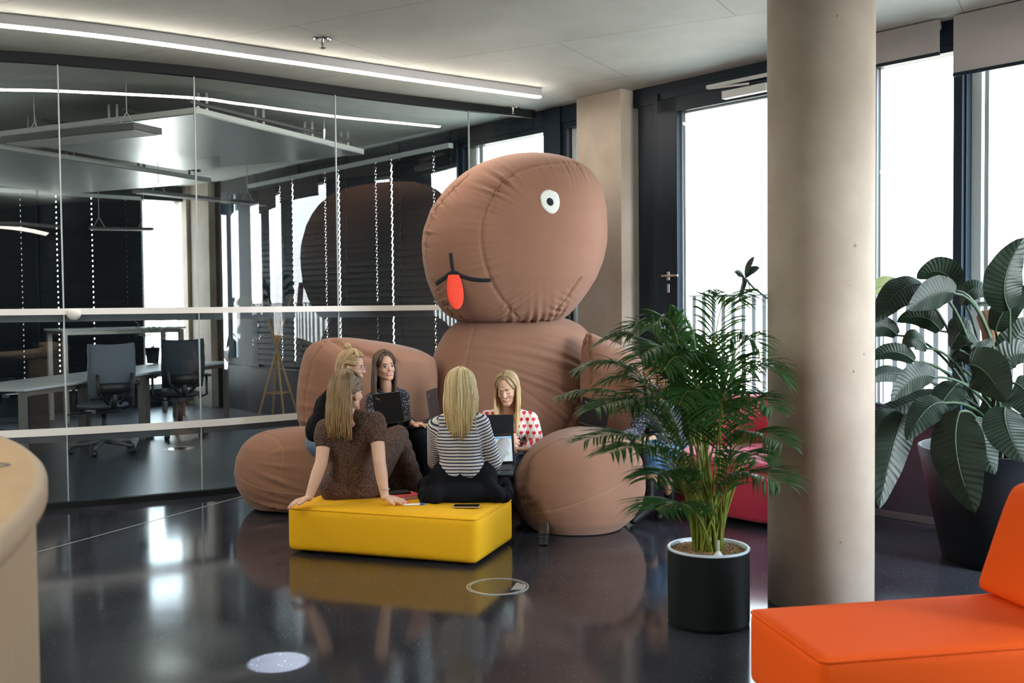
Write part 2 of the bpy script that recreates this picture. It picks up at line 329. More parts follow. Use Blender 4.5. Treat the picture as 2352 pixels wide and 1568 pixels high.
class MB:
    def __init__(s): s.V = []; s.F = []; s.mi = []; s.n = 0
    def add(s, V, Fc, mi=0):
        s.V.append(np.asarray(V, float).reshape(-1, 3)); s.F += [[i + s.n for i in f] for f in Fc]; s.mi += [mi] * len(Fc); s.n += len(s.V[-1]); return s
    def box(s, c, size, rz=0, mi=0, rot=None):
        v = np.array([[x, y, z] for z in (-.5, .5) for y in (-.5, .5) for x in (-.5, .5)]) * np.array(size)
        R = np.array(rot if rot is not None else Matrix.Rotation(rz, 3, 'Z')); v = v @ R.T + np.array(c)
        return s.add(v, [[0, 2, 3, 1], [4, 5, 7, 6], [0, 1, 5, 4], [2, 6, 7, 3], [0, 4, 6, 2], [1, 3, 7, 5]], mi)
    def fbox(s, s0, s1, o0, o1, z0, z1, mi=0):
        c = F((s0 + s1) / 2, (o0 + o1) / 2, (z0 + z1) / 2)
        return s.box(c, (abs(s1 - s0), abs(o1 - o0), z1 - z0), math.atan2(FU.y, FU.x), mi)
    def prism(s, poly, z0, z1, mi=0):
        n = len(poly); V = [(p[0], p[1], z0) for p in poly] + [(p[0], p[1], z1) for p in poly]
        return s.add(V, [list(range(n))[::-1], list(range(n, 2 * n))] + [[i, (i + 1) % n, n + (i + 1) % n, n + i] for i in range(n)], mi)
    def tube(s, pts, r, seg=8, mi=0, cap=True, flat=1.0):
        pts = [Vector(p) for p in pts]; n = len(pts); rs = r if hasattr(r, '__len__') else [r] * n
        V = []; up = None
        for i, p in enumerate(pts):
            t = (pts[min(i + 1, n - 1)] - pts[max(i - 1, 0)]).normalized()
            if up is None: up = Vector((0, 0, 1)) if abs(t.z) < .9 else Vector((1, 0, 0))
            a = t.cross(up).normalized(); b = a.cross(t).normalized(); up = b
            for k in range(seg):
                an = 2 * math.pi * k / seg; V.append(p + (a * math.cos(an) + b * math.sin(an) * flat) * rs[i])
        Fc = [[i * seg + k, i * seg + (k + 1) % seg, (i + 1) * seg + (k + 1) % seg, (i + 1) * seg + k] for i in range(n - 1) for k in range(seg)]
        if cap: Fc += [list(range(seg))[::-1], list(range((n - 1) * seg, n * seg))]
        return s.add([tuple(v) for v in V], Fc, mi)
    def lathe(s, prof, c=(0, 0, 0), seg=48, mi=0, caps=False):
        n = len(prof); V = []; Fc = []
        for r, z in prof:
            for k in range(seg):
                a = 2 * math.pi * k / seg; V.append((c[0] + r * math.cos(a), c[1] + r * math.sin(a), c[2] + z))
        for i in range(n - 1):
            for k in range(seg): Fc.append([i * seg + k, i * seg + (k + 1) % seg, (i + 1) * seg + (k + 1) % seg, (i + 1) * seg + k])
        if caps and prof[0][0] > 0: Fc.append(list(range(seg))[::-1])
        if caps and prof[-1][0] > 0: Fc.append(list(range((n - 1) * seg, n * seg)))
        return s.add(V, Fc, mi)
    def ell(s, c, rad, rot=None, seg=16, rings=10, mi=0):
        V = []; Fc = []
        for i in range(rings + 1):
            th = math.pi * i / rings
            for k in range(seg):
                a = 2 * math.pi * k / seg; V.append((math.sin(th) * math.cos(a), math.sin(th) * math.sin(a), math.cos(th)))
        V = np.array(V) * np.array(rad)
        if rot is not None: V = V @ np.array(rot).T
        V = V + np.array(c)
        for i in range(rings):
            for k in range(seg): Fc.append([i * seg + k, (i + 1) * seg + k, (i + 1) * seg + (k + 1) % seg, i * seg + (k + 1) % seg])
        return s.add(V, Fc, mi)
    def build(s, name, mats, parent=None, smooth=False, bevel=0, attrs=None):
        o = mesh_obj(name, np.concatenate(s.V), s.F, mats, parent, smooth, s.mi, attrs)
        if bevel:
            b = o.modifiers.new('bevel', 'BEVEL'); b.width = bevel; b.segments = 3; b.limit_method = 'ANGLE'
            if smooth is False:
                for p in o.data.polygons: p.use_smooth = True
                b.harden_normals = True
        return o
def struct(o, parent=None): o['kind'] = 'structure'; return o
def catmull(pts, per=12):
    P = [Vector(p) for p in pts]; P = [P[0] * 2 - P[1]] + P + [P[-1] * 2 - P[-2]]; out = []
    for i in range(1, len(P) - 2):
        for k in range(per):
            t = k / per; a, b, c, d = P[i - 1:i + 3]
            out.append(.5 * ((2 * b) + (c - a) * t + (2 * a - 5 * b + 4 * c - d) * t * t + (3 * b - a - 3 * c + d) * t ** 3))
    out.append(P[-2]); return out

# ============================================================ SETTING
# room outline (floor polygon): facade line, far facade of the office, outer walls
CORN = Vector((-4.72, 15.3)); LU = Vector((-.7557, -.6549))   # far facade runs left from the corner
A_ = F(12.2); B_ = CORN + LU * 9.5
outline = [(A_.x, A_.y), (F(-8.87).x, F(-8.87).y), (B_.x, B_.y), (-11.9, -5.2), (9.1, -5.2)]
fl = MB().prism([(-13, -5.5), (F(8.75, -11.6).x, -5.5), (F(8.75, .3).x, F(8.75, .3).y), (F(-9, .3).x, F(-9, .3).y), (-4.9, 15.8), (-13, 9.2)], -.2, 0).build('floor', 'floor_terrazzo'); struct(fl)
ce = MB().prism([(-13, -5.5), (F(8.75, -11.6).x, -5.5), (F(8.75, .3).x, F(8.75, .3).y), (F(-9, .3).x, F(-9, .3).y), (-4.9, 15.8), (-13, 9.2)], CEIL, CEIL + .25).build('ceiling', 'ceiling_concrete'); struct(ce)
# outer walls away from the view
struct(MB().box((-12.6, 2.0, CEIL / 2), (.2, 14.5, CEIL)).build('wall_left', 'wall_paint'))
m = MB(); m.fbox(8.5, 8.75, -12, .3, 0, .35).fbox(8.5, 8.75, -12, .3, 3.05, CEIL)
m.fbox(8.52, 8.72, -.1, .02, .35, 3.05).fbox(8.52, 8.72, -12, -1.6, .35, 3.05)
struct(m.build('wall_right', 'dark_frame'))
wr_ = empty('window_20', F(8.6, -6, .35)); wr_['kind'] = 'structure'
for k, oe in ((0, -1.6),): MB().fbox(8.6, 8.602, oe, -k * 1.45 - .1, .35, 3.05).build('pane', 'window_glass', wr_)
wb = MB()
wb.box((-7.2, -5.3, CEIL / 2), (10.9, .2, CEIL))
struct(wb.build('wall_back', 'wall_paint'))
# floor joint line (brass/steel strip seen across the dark floor)
a = onz(60, 1275); b = onz(560, 1139)
jb = MB(); d = (b - a).normalized(); n = Vector((-d.y, d.x, 0)) * .004; a = a - d * 2
jb.add([a - n, b - n, b + n, a + n], [[0, 1, 2, 3]]); o = jb.build('trim_1', 'alu_light'); o.location.z += .0015; struct(o)

# ---- facade: windows, door, piers --------------------------------------------------------
Z0, ZG0, ZG1 = .62, .72, 3.02   # parapet top, glass bottom, glass top
par = MB().fbox(-9, 8.7, 0, .3, 0, Z0).build('wall_facade', 'parapet'); struct(par)
struct(MB().fbox(-.1, 8.7, -.06, .30, Z0, Z0 + .025).build('trim_2', 'sill'))
hd = MB().fbox(-9, 8.7, .02, .3, ZG1 + .05, CEIL).build('wall_header', 'dark_frame'); struct(hd)
wn = [0]
def window(s0, s1, pale=(0, 0), g0=None, g1=None, fr=.055, low=ZG0, reveal=.14):
    """a fixed window between s0 and s1 with a dark frame and, where lit, a pale reveal"""
    wn[0] += 1
    e = empty('window_%d' % wn[0], F((s0 + s1) / 2, .1, Z0)); e['kind'] = 'structure'
    m = MB()
    m.fbox(s0, s0 + fr, .03, .16, Z0, ZG1 + .05).fbox(s1 - fr, s1, .03, .16, Z0, ZG1 + .05)
    m.fbox(s0, s1, .03, .16, Z0, low).fbox(s0, s1, .03, .16, ZG1, ZG1 + .05)
    m.build('window_frame', 'dark_frame', e, bevel=.004)
    if pale[0] or pale[1]:
        q = MB()
        if pale[0]: q.fbox(s0 + fr, s0 + fr + pale[0] * .62, .10, .13, low, ZG1).fbox(s0 + fr + pale[0] * .72, s0 + fr + pale[0], .12, .15, low, ZG1)
        if pale[1]: q.fbox(s1 - fr - pale[1], s1 - fr, .10, .13, low, ZG1)
        q.build('glazing_bead', 'alu_light', e)
    q = MB().fbox(s0 + fr, s1 - fr, .115, .117, low, ZG1); q.build('pane', 'window_glass', e)
    return e
window(-.98, -.64, (.05, 0)); window(-2.5, -1.18, (.22, 0)); window(-3.55, -2.6); window(-4.65, -3.65); window(-5.75, -4.75); window(-6.9, -5.85)
window(-7.85, -7.5, (.05, 0)); 
window(2.03, 2.66, (.05, 0), fr=.014); window(2.72, 4.0, (.10, 0), fr=.014); window(4.1, 5.3, (.08, 0)); window(5.4, 6.6); window(6.7, 8.4)
m = MB()
for s0, s1 in ((-1.18, -.98), (-2.6, -2.5), (-3.65, -3.55), (-4.75, -4.65), (-5.85, -5.75), (-7.5, -6.9), (1.62, 2.03), (2.66, 2.72), (4.0, 4.1), (5.3, 5.4), (6.6, 6.7), (8.4, 8.7)):
    m.fbox(s0, s1, .0, .2, Z0, CEIL)
struct(m.build('trim_3', 'dark_frame', bevel=.006))
# terrace door
dr = empty('door_1', F(.5, .05, Z0)); dr['kind'] = 'structure'
m = MB(); m.fbox(-.06, .16, .03, .25, Z0, CEIL - .05).fbox(.16, .2, -.02, .2, Z0, ZG1 + .12).fbox(1.55, 1.64, .0, .2, Z0, ZG1 + .12).fbox(.16, 1.64, .0, .2, ZG1 + .06, ZG1 + .14)
m.build('door_frame', 'dark_frame', dr, bevel=.005)
m = MB(); gl0, gl1 = .44, 1.40
m.fbox(.2, gl0 - .03, -.03, .06, Z0 + .03, ZG1 + .06).fbox(gl1, 1.55, -.03, .06, Z0 + .03, ZG1 + .06).fbox(.2, 1.55, -.03, .06, Z0 + .03, Z0 + .13).fbox(.2, 1.55, -.03, .06, ZG1 - .06, ZG1 + .06)
m.build('door_leaf', 'dark_frame', dr, bevel=.005)
MB().fbox(gl0 - .03, gl0 - .012, .02, .05, Z0 + .13, ZG1 - .06).fbox(gl0 - .008, gl0 + .01, .03, .06, Z0 + .13, ZG1 - .06).fbox(gl0 - .02, gl1, .03, .06, ZG1 - .075, ZG1 - .06).build('glazing_bead', 'alu_light', dr)
MB().fbox(gl0 - .02, gl1, .01, .012, Z0 + .13, ZG1 - .06).build('pane', 'window_glass', dr)
hz = 1.42 + (697 - 633) * 8.3 / 2350; hs = .32
m = MB(); m.fbox(hs - .014, hs + .014, -.042, -.03, hz - .035, hz + .035).tube([F(hs, -.035, hz), F(hs, -.085, hz)], .009).tube([F(hs - .03, -.085, hz), F(hs + .14, -.085, hz)], .0095)
m.fbox(hs - .012, hs + .012, -.04, -.03, hz - .135, hz - .065)
m.build('door_handle', 'steel', dr, smooth=False, bevel=.003)
m = MB(); m.fbox(.72, 1.28, -.05, -.03, 3.085, 3.115).tube([F(.76, -.07, 3.08), F(1.15, -.09, 3.05)], .01).fbox(.9, 1.3, -.09, -.03, 2.975, 3.035)
m.build('door_closer', 'white_plastic', dr, bevel=.004)
# concrete pier by the door and the corner pier in the office
struct(MB().fbox(-.635, -.105, -.13, .32, 0, CEIL).build('wall_pier', 'pier_concrete', bevel=.008))
# far office facade ("left")
def G(s, o=0, z=0):
    p = CORN + LU * s + Vector((-.6549, .7557)) * o; return Vector((p.x, p.y, z))
GA = math.atan2(LU.y, LU.x)
def gbox(m, s0, s1, o0, o1, z0, z1, mi=0): return m.box(G((s0 + s1) / 2, (o0 + o1) / 2, (z0 + z1) / 2), (abs(s1 - s0), abs(o1 - o0), z1 - z0), GA, mi)
m = MB(); gbox(m, 0, 9.5, 0, .3, 0, .25); gbox(m, 0, 9.5, 0, .3, 3.0, CEIL)
for s0, s1 in ((.0, .12), (.80, 1.0), (2.1, 2.35), (3.3, 3.55), (4.5, 4.9), (6, 6.3), (7.4, 7.8), (9, 9.5)): gbox(m, s0, s1, 0, .25, .25, 3.0)
struct(m.build('wall_office', 'dark_frame'))
for i, (s0, s1) in enumerate(((.12, .80), (1.0, 2.1), (2.35, 3.3), (3.55, 4.5), (4.9, 6), (6.3, 7.4), (7.8, 9))):
    wn[0] += 1; e = empty('window_%d' % wn[0], G((s0 + s1) / 2, .1, .25)); e['kind'] = 'structure'
    q = MB(); gbox(q, s0, s0 + .05, .05, .15, .25, 3); gbox(q, s1 - .05, s1, .05, .15, .25, 3); gbox(q, s0, s1, .05, .15, .25, .32); q.build('window_frame', 'alu_light' if i == 0 else 'dark_frame', e)
    q = MB(); gbox(q, s0 + .05, s1 - .05, .1, .102, .3, 3); q.build('pane', 'window_glass', e)
q = MB(); ci = CORN - FN * .12 + Vector((.6549, -.7557)) * .12
q.prism([tuple(F(-8.12, .3)[:2]), tuple(F(-8.12, -.12)[:2]), tuple(ci), tuple(G(.17, -.12)[:2]), tuple(G(.17, .3)[:2])], 0, CEIL)
struct(q.build('wall_corner_pier', 'column_concrete'))
struct(MB().fbox(-8.22, -7.95, -.02, .25, 0, CEIL).build('wall_pier_side', 'dark_frame'))

of = [(p[0], p[1]) for p in ((-12.4, 6.9), (-7.6, 6.75), (-5.6, 6.9), (-4.4, 7.08), (-3.58, 7.31), (-3.05, 7.51), (-2.37, 7.85), (-1.97, 8.13), (-1.19, 8.75), (-.30, 9.37), (.0, 9.58), (F(-8.8, .02).x, F(-8.8, .02).y), (CORN.x, CORN.y), (B_.x, B_.y))]
struct(MB().prism(of, .0, .003).build('floor_office', 'carpet'))
# ---- glass partition, a gentle S-curve -----------------------------------------------------
wpts = [(-7.6, 6.6, 0), (-5.6, 6.75, 0), (-4.4, 6.93, 0), (-3.58, 7.16, 0), (-3.05, 7.36, 0), (-2.37, 7.70, 0), (-1.97, 7.98, 0), (-1.19, 8.60, 0), (-.30, 9.22, 0), (.22, 9.56, 0)]
wall = catmull(wpts, 10)
def offs(path, k):
    r = []
    for i, p in enumerate(path):
        t = (path[min(i + 1, len(path) - 1)] - path[max(i - 1, 0)]).normalized(); r.append(p + Vector((t.y, -t.x, 0)) * k)
    return r
def strip(m, path, k0, k1, z0, z1, mi=0):
    a, b = offs(path, k0), offs(path, k1); V = []
    for p, q in zip(a, b): V += [(p.x, p.y, z0), (q.x, q.y, z0), (q.x, q.y, z1), (p.x, p.y, z1)]
    Fc = [[4 * i + j, 4 * i + (j + 1) % 4, 4 * (i + 1) + (j + 1) % 4, 4 * (i + 1) + j] for i in range(len(path) - 1) for j in range(4)]
    n = len(path) - 1; Fc += [[3, 2, 1, 0], [4 * n, 4 * n + 1, 4 * n + 2, 4 * n + 3]]
    return m.add(V, Fc, mi)
pt = empty('wall_glass_partition', (-1.5, 8.3, 0)); pt['kind'] = 'structure'
strip(MB(), wall, -.03, .03, 3.15, CEIL).build('head_channel', 'dark_header', pt)
strip(MB(), wall, -.03, .03, 0, .045).build('floor_channel', 'dark_header', pt)
strip(strip(MB(), wall, .008, .010, 1.385, 1.430), wall, .008, .010, .525, .578).build('marker_and_shade_band', 'band_white', pt, smooth=False)
strip(strip(MB(), wall, -.012, -.010, 1.335, 1.385), wall, -.012, -.010, .475, .525).build('marker_and_shade_band', 'band_shade', pt)  # grey strips: shade under the white bands, put in as colour
def wall_at(px):   # point of the wall seen at this column, at eye height
    best = None; d = ray(px, 700)
    for i in range(len(wall) - 1):
        a, b = wall[i], wall[i + 1]; f = lambda q: q.x * d.y - q.y * d.x
        if f(a) * f(b) <= 0: t = f(a) / (f(a) - f(b)); best = (a + (b - a) * t, i + t)
    return best
cuts = [0.0] + [wall_at(x)[1] for x in (146, 456, 777, 1081)] + [len(wall) - 1.0]
cuts.insert(1, cuts[1] - (cuts[2] - cuts[1]) * 1.4)
def wp(u): i = min(int(u), len(wall) - 2); return wall[i].lerp(wall[i + 1], u - i)
for u0, u1 in zip(cuts[:-1], cuts[1:]):
    pth = [wp(u0 + (u1 - u0) * k / 16) for k in range(17)]
    V = []; [V.extend([(p.x, p.y, .045), (p.x, p.y, 3.15)]) for p in pth]
    mesh_obj('pane', V, [[2 * i, 2 * i + 2, 2 * i + 3, 2 * i + 1] for i in range(16)], 'partition_glass', pt, smooth=True)
for u in cuts[1:-1]:
    p = wp(u); MB().box((p.x, p.y, 1.6), (.008, .014, 3.1), math.atan2(.6, .8)).build('glass_joint', 'joint', pt)
p = onz(173, 719, 1.39); q_ = wall_at(173)[0]
m = MB().ell((q_.x, q_.y - .03, 1.395), (.055, .03, .05)); m.V[-1][:, 2] = np.minimum(m.V[-1][:, 2], 1.42)
m.build('white_dome', 'white_plastic', pt, smooth=True)  # white half-dome set on the glass at band height

# ---- concrete column --------------------------------------------------------------------
cc = at(1884.5, 700, 4.84); m = MB(); m.lathe([(.244, 0), (.244, 1.6), (.244, CEIL)], (cc.x, cc.y, 0), 96, caps=True)
o = m.build('concrete_column', 'column_concrete', smooth=False)
for p in o.data.polygons: p.use_smooth = len(p.vertices) == 4
tag(o, 'round beige concrete column standing floor to ceiling behind the orange seat', 'column')

# ---- outside ------------------------------------------------------------------------------
struct(MB().fbox(-10, 13, .3, 2.6, .35, .5).build('floor_terrace', 'terrace'))
ra = empty('balcony_railing', F(1, 1.9, .5), 'pale metal balcony railing with flat vertical bars outside the windows', 'railing')
m = MB(); m.fbox(-9, 12.6, 1.88, 1.93, 1.49, 1.505); m.build('top_rail', 'rail', ra)
m = MB()
for k in range(176): s = -9 + k * .123; m.fbox(s, s + .045, 1.9, 1.912, .5, 1.49)
o = m.build('baluster', 'rail', ra); o['kind'] = 'stuff'
# distant town beyond the terrace
for i, (s, oo, ww, hh) in enumerate(((-6, 70, 16, 3.2), (14, 75, 22, 4.6), (38, 72, 15, 3.0), (60, 80, 26, 5.0), (90, 78, 18, 3.4))):
    bm_ = MB().fbox(s, s + ww, oo, oo + 10, -12, hh - 1)
    e = empty('town_building', F(s + ww / 2, oo, -12), ['cream gabled town building far beyond the railing', 'wide pale town building with red roof far outside the door', 'small pale town building on the skyline', 'long pale town building far outside the right windows', 'pale town building at the far right of the skyline'][i], 'building', 'buildings on the skyline')
    bm_.build('wall', 'city', e)
    c0, c1, c2, c3 = F(s, oo, hh - 1), F(s + ww, oo, hh - 1), F(s + ww, oo + 10, hh - 1), F(s, oo + 10, hh - 1)
    r0, r1 = F(s + 1, oo + 5, hh + 1.5), F(s + ww - 1, oo + 5, hh + 1.5)
    MB().add([c0, c1, c2, c3, r0, r1], [[0, 1, 5, 4], [2, 3, 4, 5], [1, 2, 5], [3, 0, 4], [3, 2, 1, 0]]).build('roof', 'city_roof', e)

# ---- ceiling fittings ------------------------------------------------------------------------
def linear_lamp(pts, label, z0, z1, wd=.06, glow='lamp_glow', base=None):
    path = catmull([(x, y, 0) for x, y in pts], 14); e = empty('linear_lamp', (path[len(path) // 2].x, path[len(path) // 2].y, z0), label, 'lamp')
    strip(MB(), path, -wd / 2, wd / 2, z0 + .012, z1).build('housing', 'lamp_side', e)
    strip(MB(), path, -wd / 2 + .004, wd / 2 - .004, z0, z0 + .012).build('diffuser', glow, e); return e
linear_lamp([(-4.6, 5.55), (-3.13, 6.27), (-2.46, 6.64), (-1.65, 7.22), (-.7, 7.93), (.25, 8.6)], 'long curved linear ceiling lamp with a glowing white strip above the partition', 3.145, CEIL - .002)
# two unseen lamps added behind the camera: warm fill below, ceiling brightened above
for nm, c, sz, rz in (('above the entrance side', (-2.4, -1.9, 2.72), (5.6, .30, .05), 0), ('above the wooden counter', (-4.3, 1.4, 2.72), (.30, 4.6, .05), 0)):
    e = empty('pendant_lamp', c, 'long grey pendant fill lamp added out of view ' + nm, 'lamp'); MB().box(c, sz).build('housing', 'lamp_side', e)
    for k in (-.4, .4): q = (c[0] + k * sz[0] * (sz[0] > 1), c[1] + k * sz[1] * (sz[1] > 1)); MB().tube([(q[0], q[1], 2.74), (q[0], q[1], CEIL)], .004, 6).build('cable', 'cable', e)
    arealight('fill_light_down', (c[0], c[1], c[2] - .03), (.05, .10, -1), sz[0], sz[1], 85, (1, .84, .68))
    arealight('fill_light_up', (c[0], c[1], c[2] + .03), (0, .0, 1), sz[0], sz[1], 250, (.96, 1, .97))
# unseen spotlight added to stand in for the sun patch on the floor
for px, py, pw in ((640, 1520, 5500),):
    q = onz(px, py); e = empty('sun_patch_spotlight', (q.x - .1, q.y - .1, CEIL - .02), 'small unseen ceiling spotlight added for the sun patch, ' + ('near the camera' if py > 1300 else 'over the counter edge'), 'lamp'); MB().lathe([(.0, .012), (.03, .012), (.035, .0), (.05, .0), (.05, .018)], (q.x - .1, q.y - .1, CEIL - .02), 24).build('trim_ring', 'white_plastic', e)
    l = bpy.data.lights.new('spot_beam', 'SPOT'); l.energy = pw; l.spot_size = R_(4.4); l.spot_blend = .12; l.shadow_soft_size = .01; l.color = (.95, 1, 1); o = bpy.data.objects.new('spot_beam', l); col.objects.link(o); o.location = (q.x - .1, q.y - .1, CEIL - .03); o.rotation_euler = Vector((.1, .1, -CEIL)).to_track_quat('-Z', 'Y').to_euler()
def sprinkler(px, py, label):
    p = onz(px, py, CEIL); e = empty('ceiling_sprinkler', (p.x, p.y, CEIL - .06), label, 'sprinkler', 'ceiling sprinklers')
    MB().lathe([(.0, .05), (.055, .05), (.06, .058), (.0, .0585)], (p.x, p.y, CEIL - .06), 24).build('rosette', 'chrome', e, smooth=False)
    MB().lathe([(.012, .05), (.012, .02), (.006, .018), (.006, .006), (.022, .004), (.022, .0)], (p.x, p.y, CEIL - .06), 12).build('nozzle', 'steel', e)
sprinkler(740, 90, 'small chrome sprinkler in the ceiling left of the picture middle'); sprinkler(1178, 247, 'small chrome sprinkler in the ceiling just past the end of the lamp')

def tile_panel(P0, a, b, z, label):
    e = empty('ceiling_panel', (P0[0], P0[1], z), label, 'ceiling panel', 'metal ceiling panels in the office')
    P0 = Vector((*P0, 0)); a = Vector((*a, 0)); b = Vector((*b, 0)); n = 4
    for i in range(n):
        q0 = P0 + b * (i / n); q1 = P0 + b * ((i + 1) / n) * .9985
        MB().prism([(p.x, p.y) for p in (q0, q1, q1 + a, q0 + a)], z, z + .012).build('metal_sheet', 'panel_metal', e)
    m = MB(); c = [P0, P0 + b, P0 + b + a, P0 + a]
    for i in range(4):
        p, q = c[i], c[(i + 1) % 4]; d = (q - p).normalized(); nn = Vector((-d.y, d.x, 0)) * .012
        m.prism([(v.x, v.y) for v in (p, q, q + nn, p + nn)], z + .002, z + .055)
    m.build('panel_rim', 'panel_edge', e)
    m = MB()
    for u in (.08, .5, .92):
        for v in (.1, .4, .7, .95):
            p = P0 + a * u + b * v; m.box((p.x, p.y, z + .13), (.02, .02, .2)).box((p.x + .07, p.y, z + .13), (.02, .02, .2)).box((p.x + .035, p.y, z + .06), (.12, .03, .02))
    m.build('hanger', 'steel', e)
    m = MB()
    for u in (.05, .35, .75): p = P0 + a * u; m.tube([p + Vector((0, 0, z + .12)) + b * .02, p + b * .98 + Vector((0, 0, z + .14))], .018)
    m.build('pipe', 'grey_plastic', e)
pa, pb = Vector((-2.15, 1.05)), Vector((1.0, 2.24))
tile_panel((-2.47, 8.12), pa, pb, 2.95, 'large suspended metal ceiling panel with white rim, nearest the glass partition')
P1 = Vector((-2.47, 8.12)) + pa * 1.15
tile_panel(P1, pa, pb * 1.35, 2.93, 'suspended metal ceiling panel at the far left of the office')
sp = empty('sprinkler_pipe', (0, 0, 0)); p = at(742, 300, 9.9)
sp.location = p; tag(sp, 'grey sprinkler pipe with drop nozzle beside the metal ceiling panel', 'pipe')
MB().tube([at(655, 298, 9.8), at(735, 296, 9.8), at(744, 298, 9.8), at(744, 312, 9.8), at(743, 330, 9.8)], [.018, .018, .022, .018, .008]).build('pipe', 'steel', sp)
MB().tube([at(744, 298, 9.8), at(744, 298, 9.8) + Vector((0, 0, .2))], .008).build('hanger', 'steel', sp)
def pendant(p0, p1, wd, th, label, glow=False):
    p0, p1 = Vector(p0), Vector(p1); d = (p1 - p0); c = (p0 + p1) / 2; an = math.atan2(d.y, d.x)
    e = empty('pendant_lamp', c, label, 'lamp', 'pendant lamps in the office')
    MB().box(c + Vector((0, 0, th / 2)), (d.length, wd, th), an).build('housing', 'grey_plastic', e)
    MB().box(c - Vector((0, 0, .004)), (d.length - .05, wd - .05, .008), an).build('diffuser', 'panel_edge', e)
    for k in (.15, .85): q = p0.lerp(p1, k); o = MB().tube([q + Vector((-.07, 0, th)), q + Vector((0, 0, .12 + th)), (q.x, q.y, CEIL)], .004, 6).tube([q + Vector((.07, 0, th)), q + Vector((0, 0, .12 + th))], .004, 6).build('cable', 'cable', e)
pendant((-2.80, 7.97, 2.79), (-4.1, 8.55, 2.79), .30, .05, 'dark rectangular pendant lamp hanging just behind the glass, nearest the camera')
pendant((-3.85, 10.6, 2.62), (-2.9, 12.1, 2.62), .16, .03, 'slim pendant lamp hanging in front of the corner pier')
pendant((-5.05, 12.3, 2.38), (-4.35, 12.5, 2.38), .16, .025, 'small slim pendant lamp hanging before the lowered blinds')

# ---- roller blinds and venetian blinds ------------------------------------------------------
def roller(s0, s1, z0, label):
    e = empty('roller_blind', F((s0 + s1) / 2, -.08, z0), label, 'blind', 'fabric roller blinds')
    m = MB(); m.fbox(s0, s1, -.092, -.088, z0 + .02, CEIL - .01); m.build('fabric', 'roller_fabric', e)
    MB().fbox(s0, s1, -.097, -.083, z0, z0 + .022).build('bottom_bar', 'dark_frame', e)
    m = MB().tube([F(s0 + .02, -.05, 3.18), F(s1 - .02, -.05, 3.18)], .03); m.build('roller_tube', 'white_plastic', e)
def s_at(px, o=-.09):
    d = ray(px, 700); q = F0 + FN * o; # q + FU*s parallel to d
    return (q.y * d.x - q.x * d.y) / (FU.x * d.y - FU.y * d.x)
roller(1.72, s_at(2155), 1.42 + (691 - 135) * 6.6 / 2350, 'grey fabric roller blind, a short drop just right of the column')
roller(s_at(2187), 3.95, 1.42 + (690 - 180) * 6.5 / 2350, 'grey fabric roller blind at the right edge of the picture')
roller(4.15, 5.3, 2.8, 'grey fabric roller blind over the window outside the right picture edge'); 
def venetian(P, s0, s1, z0, z1, rz, label, cords=2, tilt=76):
    e = empty('venetian_blind', P((s0 + s1) / 2, .0, z0), label, 'blind', 'lowered venetian blinds in the office')
    pitch = .072; n = int((z1 - z0) / pitch); L = s1 - s0; gaps = [.16 * L, .5 * L, .84 * L][:3] if cords == 3 else [.14 * L, .72 * L]
    rot = Matrix.Rotation(rz, 3, 'Z') @ Matrix.Rotation(R_(tilt), 3, 'X'); segs = []; last = 0
    for g in gaps: segs.append((last, g - .006)); last = g + .006
    segs.append((last, L)); m = MB()
    for i in range(n):
        z = z1 - .04 - i * pitch
        for a, b in segs: m.box(P(s0 + (a + b) / 2, -.06, z), (b - a, .078, .003), rot=rot)
        for g in gaps:
            m.box(P(s0 + g, -.06, z - pitch * .5), (.018, .004, pitch * .72), rz)
    o = m.build('slats', 'slat', e)
    MB().box(P((s0 + s1) / 2, -.06, z1), (L, .06, .05), rz).build('head_rail', 'alu_light', e)
    MB().box(P((s0 + s1) / 2, -.06, z0), (L, .06, .02), rz).build('bottom_rail', 'slat', e)
FA = math.atan2(FU.y, FU.x)
venetian(F, -3.58, -2.52, Z0, 3.05, FA, 'dark venetian blind directly left of the bright window behind the figure')
venetian(F, -4.68, -3.60, Z0, 3.05, FA, 'dark venetian blind, second to the left of the bright window behind the figure')
venetian(F, -5.78, -4.70, Z0, 3.05, FA, 'dark venetian blind, third to the left of the bright window behind the figure')
venetian(F, -6.95, -5.80, Z0, 3.05, FA, 'dark venetian blind behind the plant stand')
venetian(G, .82, 2.2, .3, 3.0, GA, 'dark venetian blind just left of the white open window', cords=3)
venetian(G, 2.25, 3.4, .3, 3.0, GA, 'dark venetian blind, second left of the white open window', cords=3)
venetian(G, 3.45, 4.8, .3, 3.0, GA, 'dark venetian blind at the left picture edge', cords=3)

# ---- floor boxes, convector grille ---------------------------------------------------------
def floor_box(p, r, label, hatch=True):
    e = empty('floor_box', p, label, 'floor box', 'round floor boxes')
    MB().lathe([(r, .0), (r, .003), (r - .008, .0035), (r - .008, 0)], p, 64).build('ring', 'ring_metal', e)
    MB().lathe([(r - .014, .0), (r - .014, .0015), (0, .0016)], p, 64).build('lid', 'floor_terrazzo', e)
    MB().lathe([(r - .014, .0), (r - .014, .0022), (r - .02, .0024), (r - .02, 0)], p, 64).build('inner_ring', 'ring_metal', e)
    if hatch: MB().prism([(p.x + r * x, p.y + r * y) for x, y in ((.42, -.42), (.8, -.38), (.92, .05), (.62, .42))], .0, .0032).build('hatch', 'ring_metal', e)
floor_box(onz(1143, 1347), .158, 'round metal floor box with a small hatch in front of the yellow ottoman')
floor_box(onz(412, 1030, .003), .15, 'round floor box in the office floor behind the glass', False)
g = empty('convector_grille', F(2.4, -.2, 0), 'long floor convector grille running below the windows', 'grille')
MB().fbox(-.1, 8.4, -.24, -.02, .0, .004).build('frame', 'dark_frame', g)
m = MB(); 
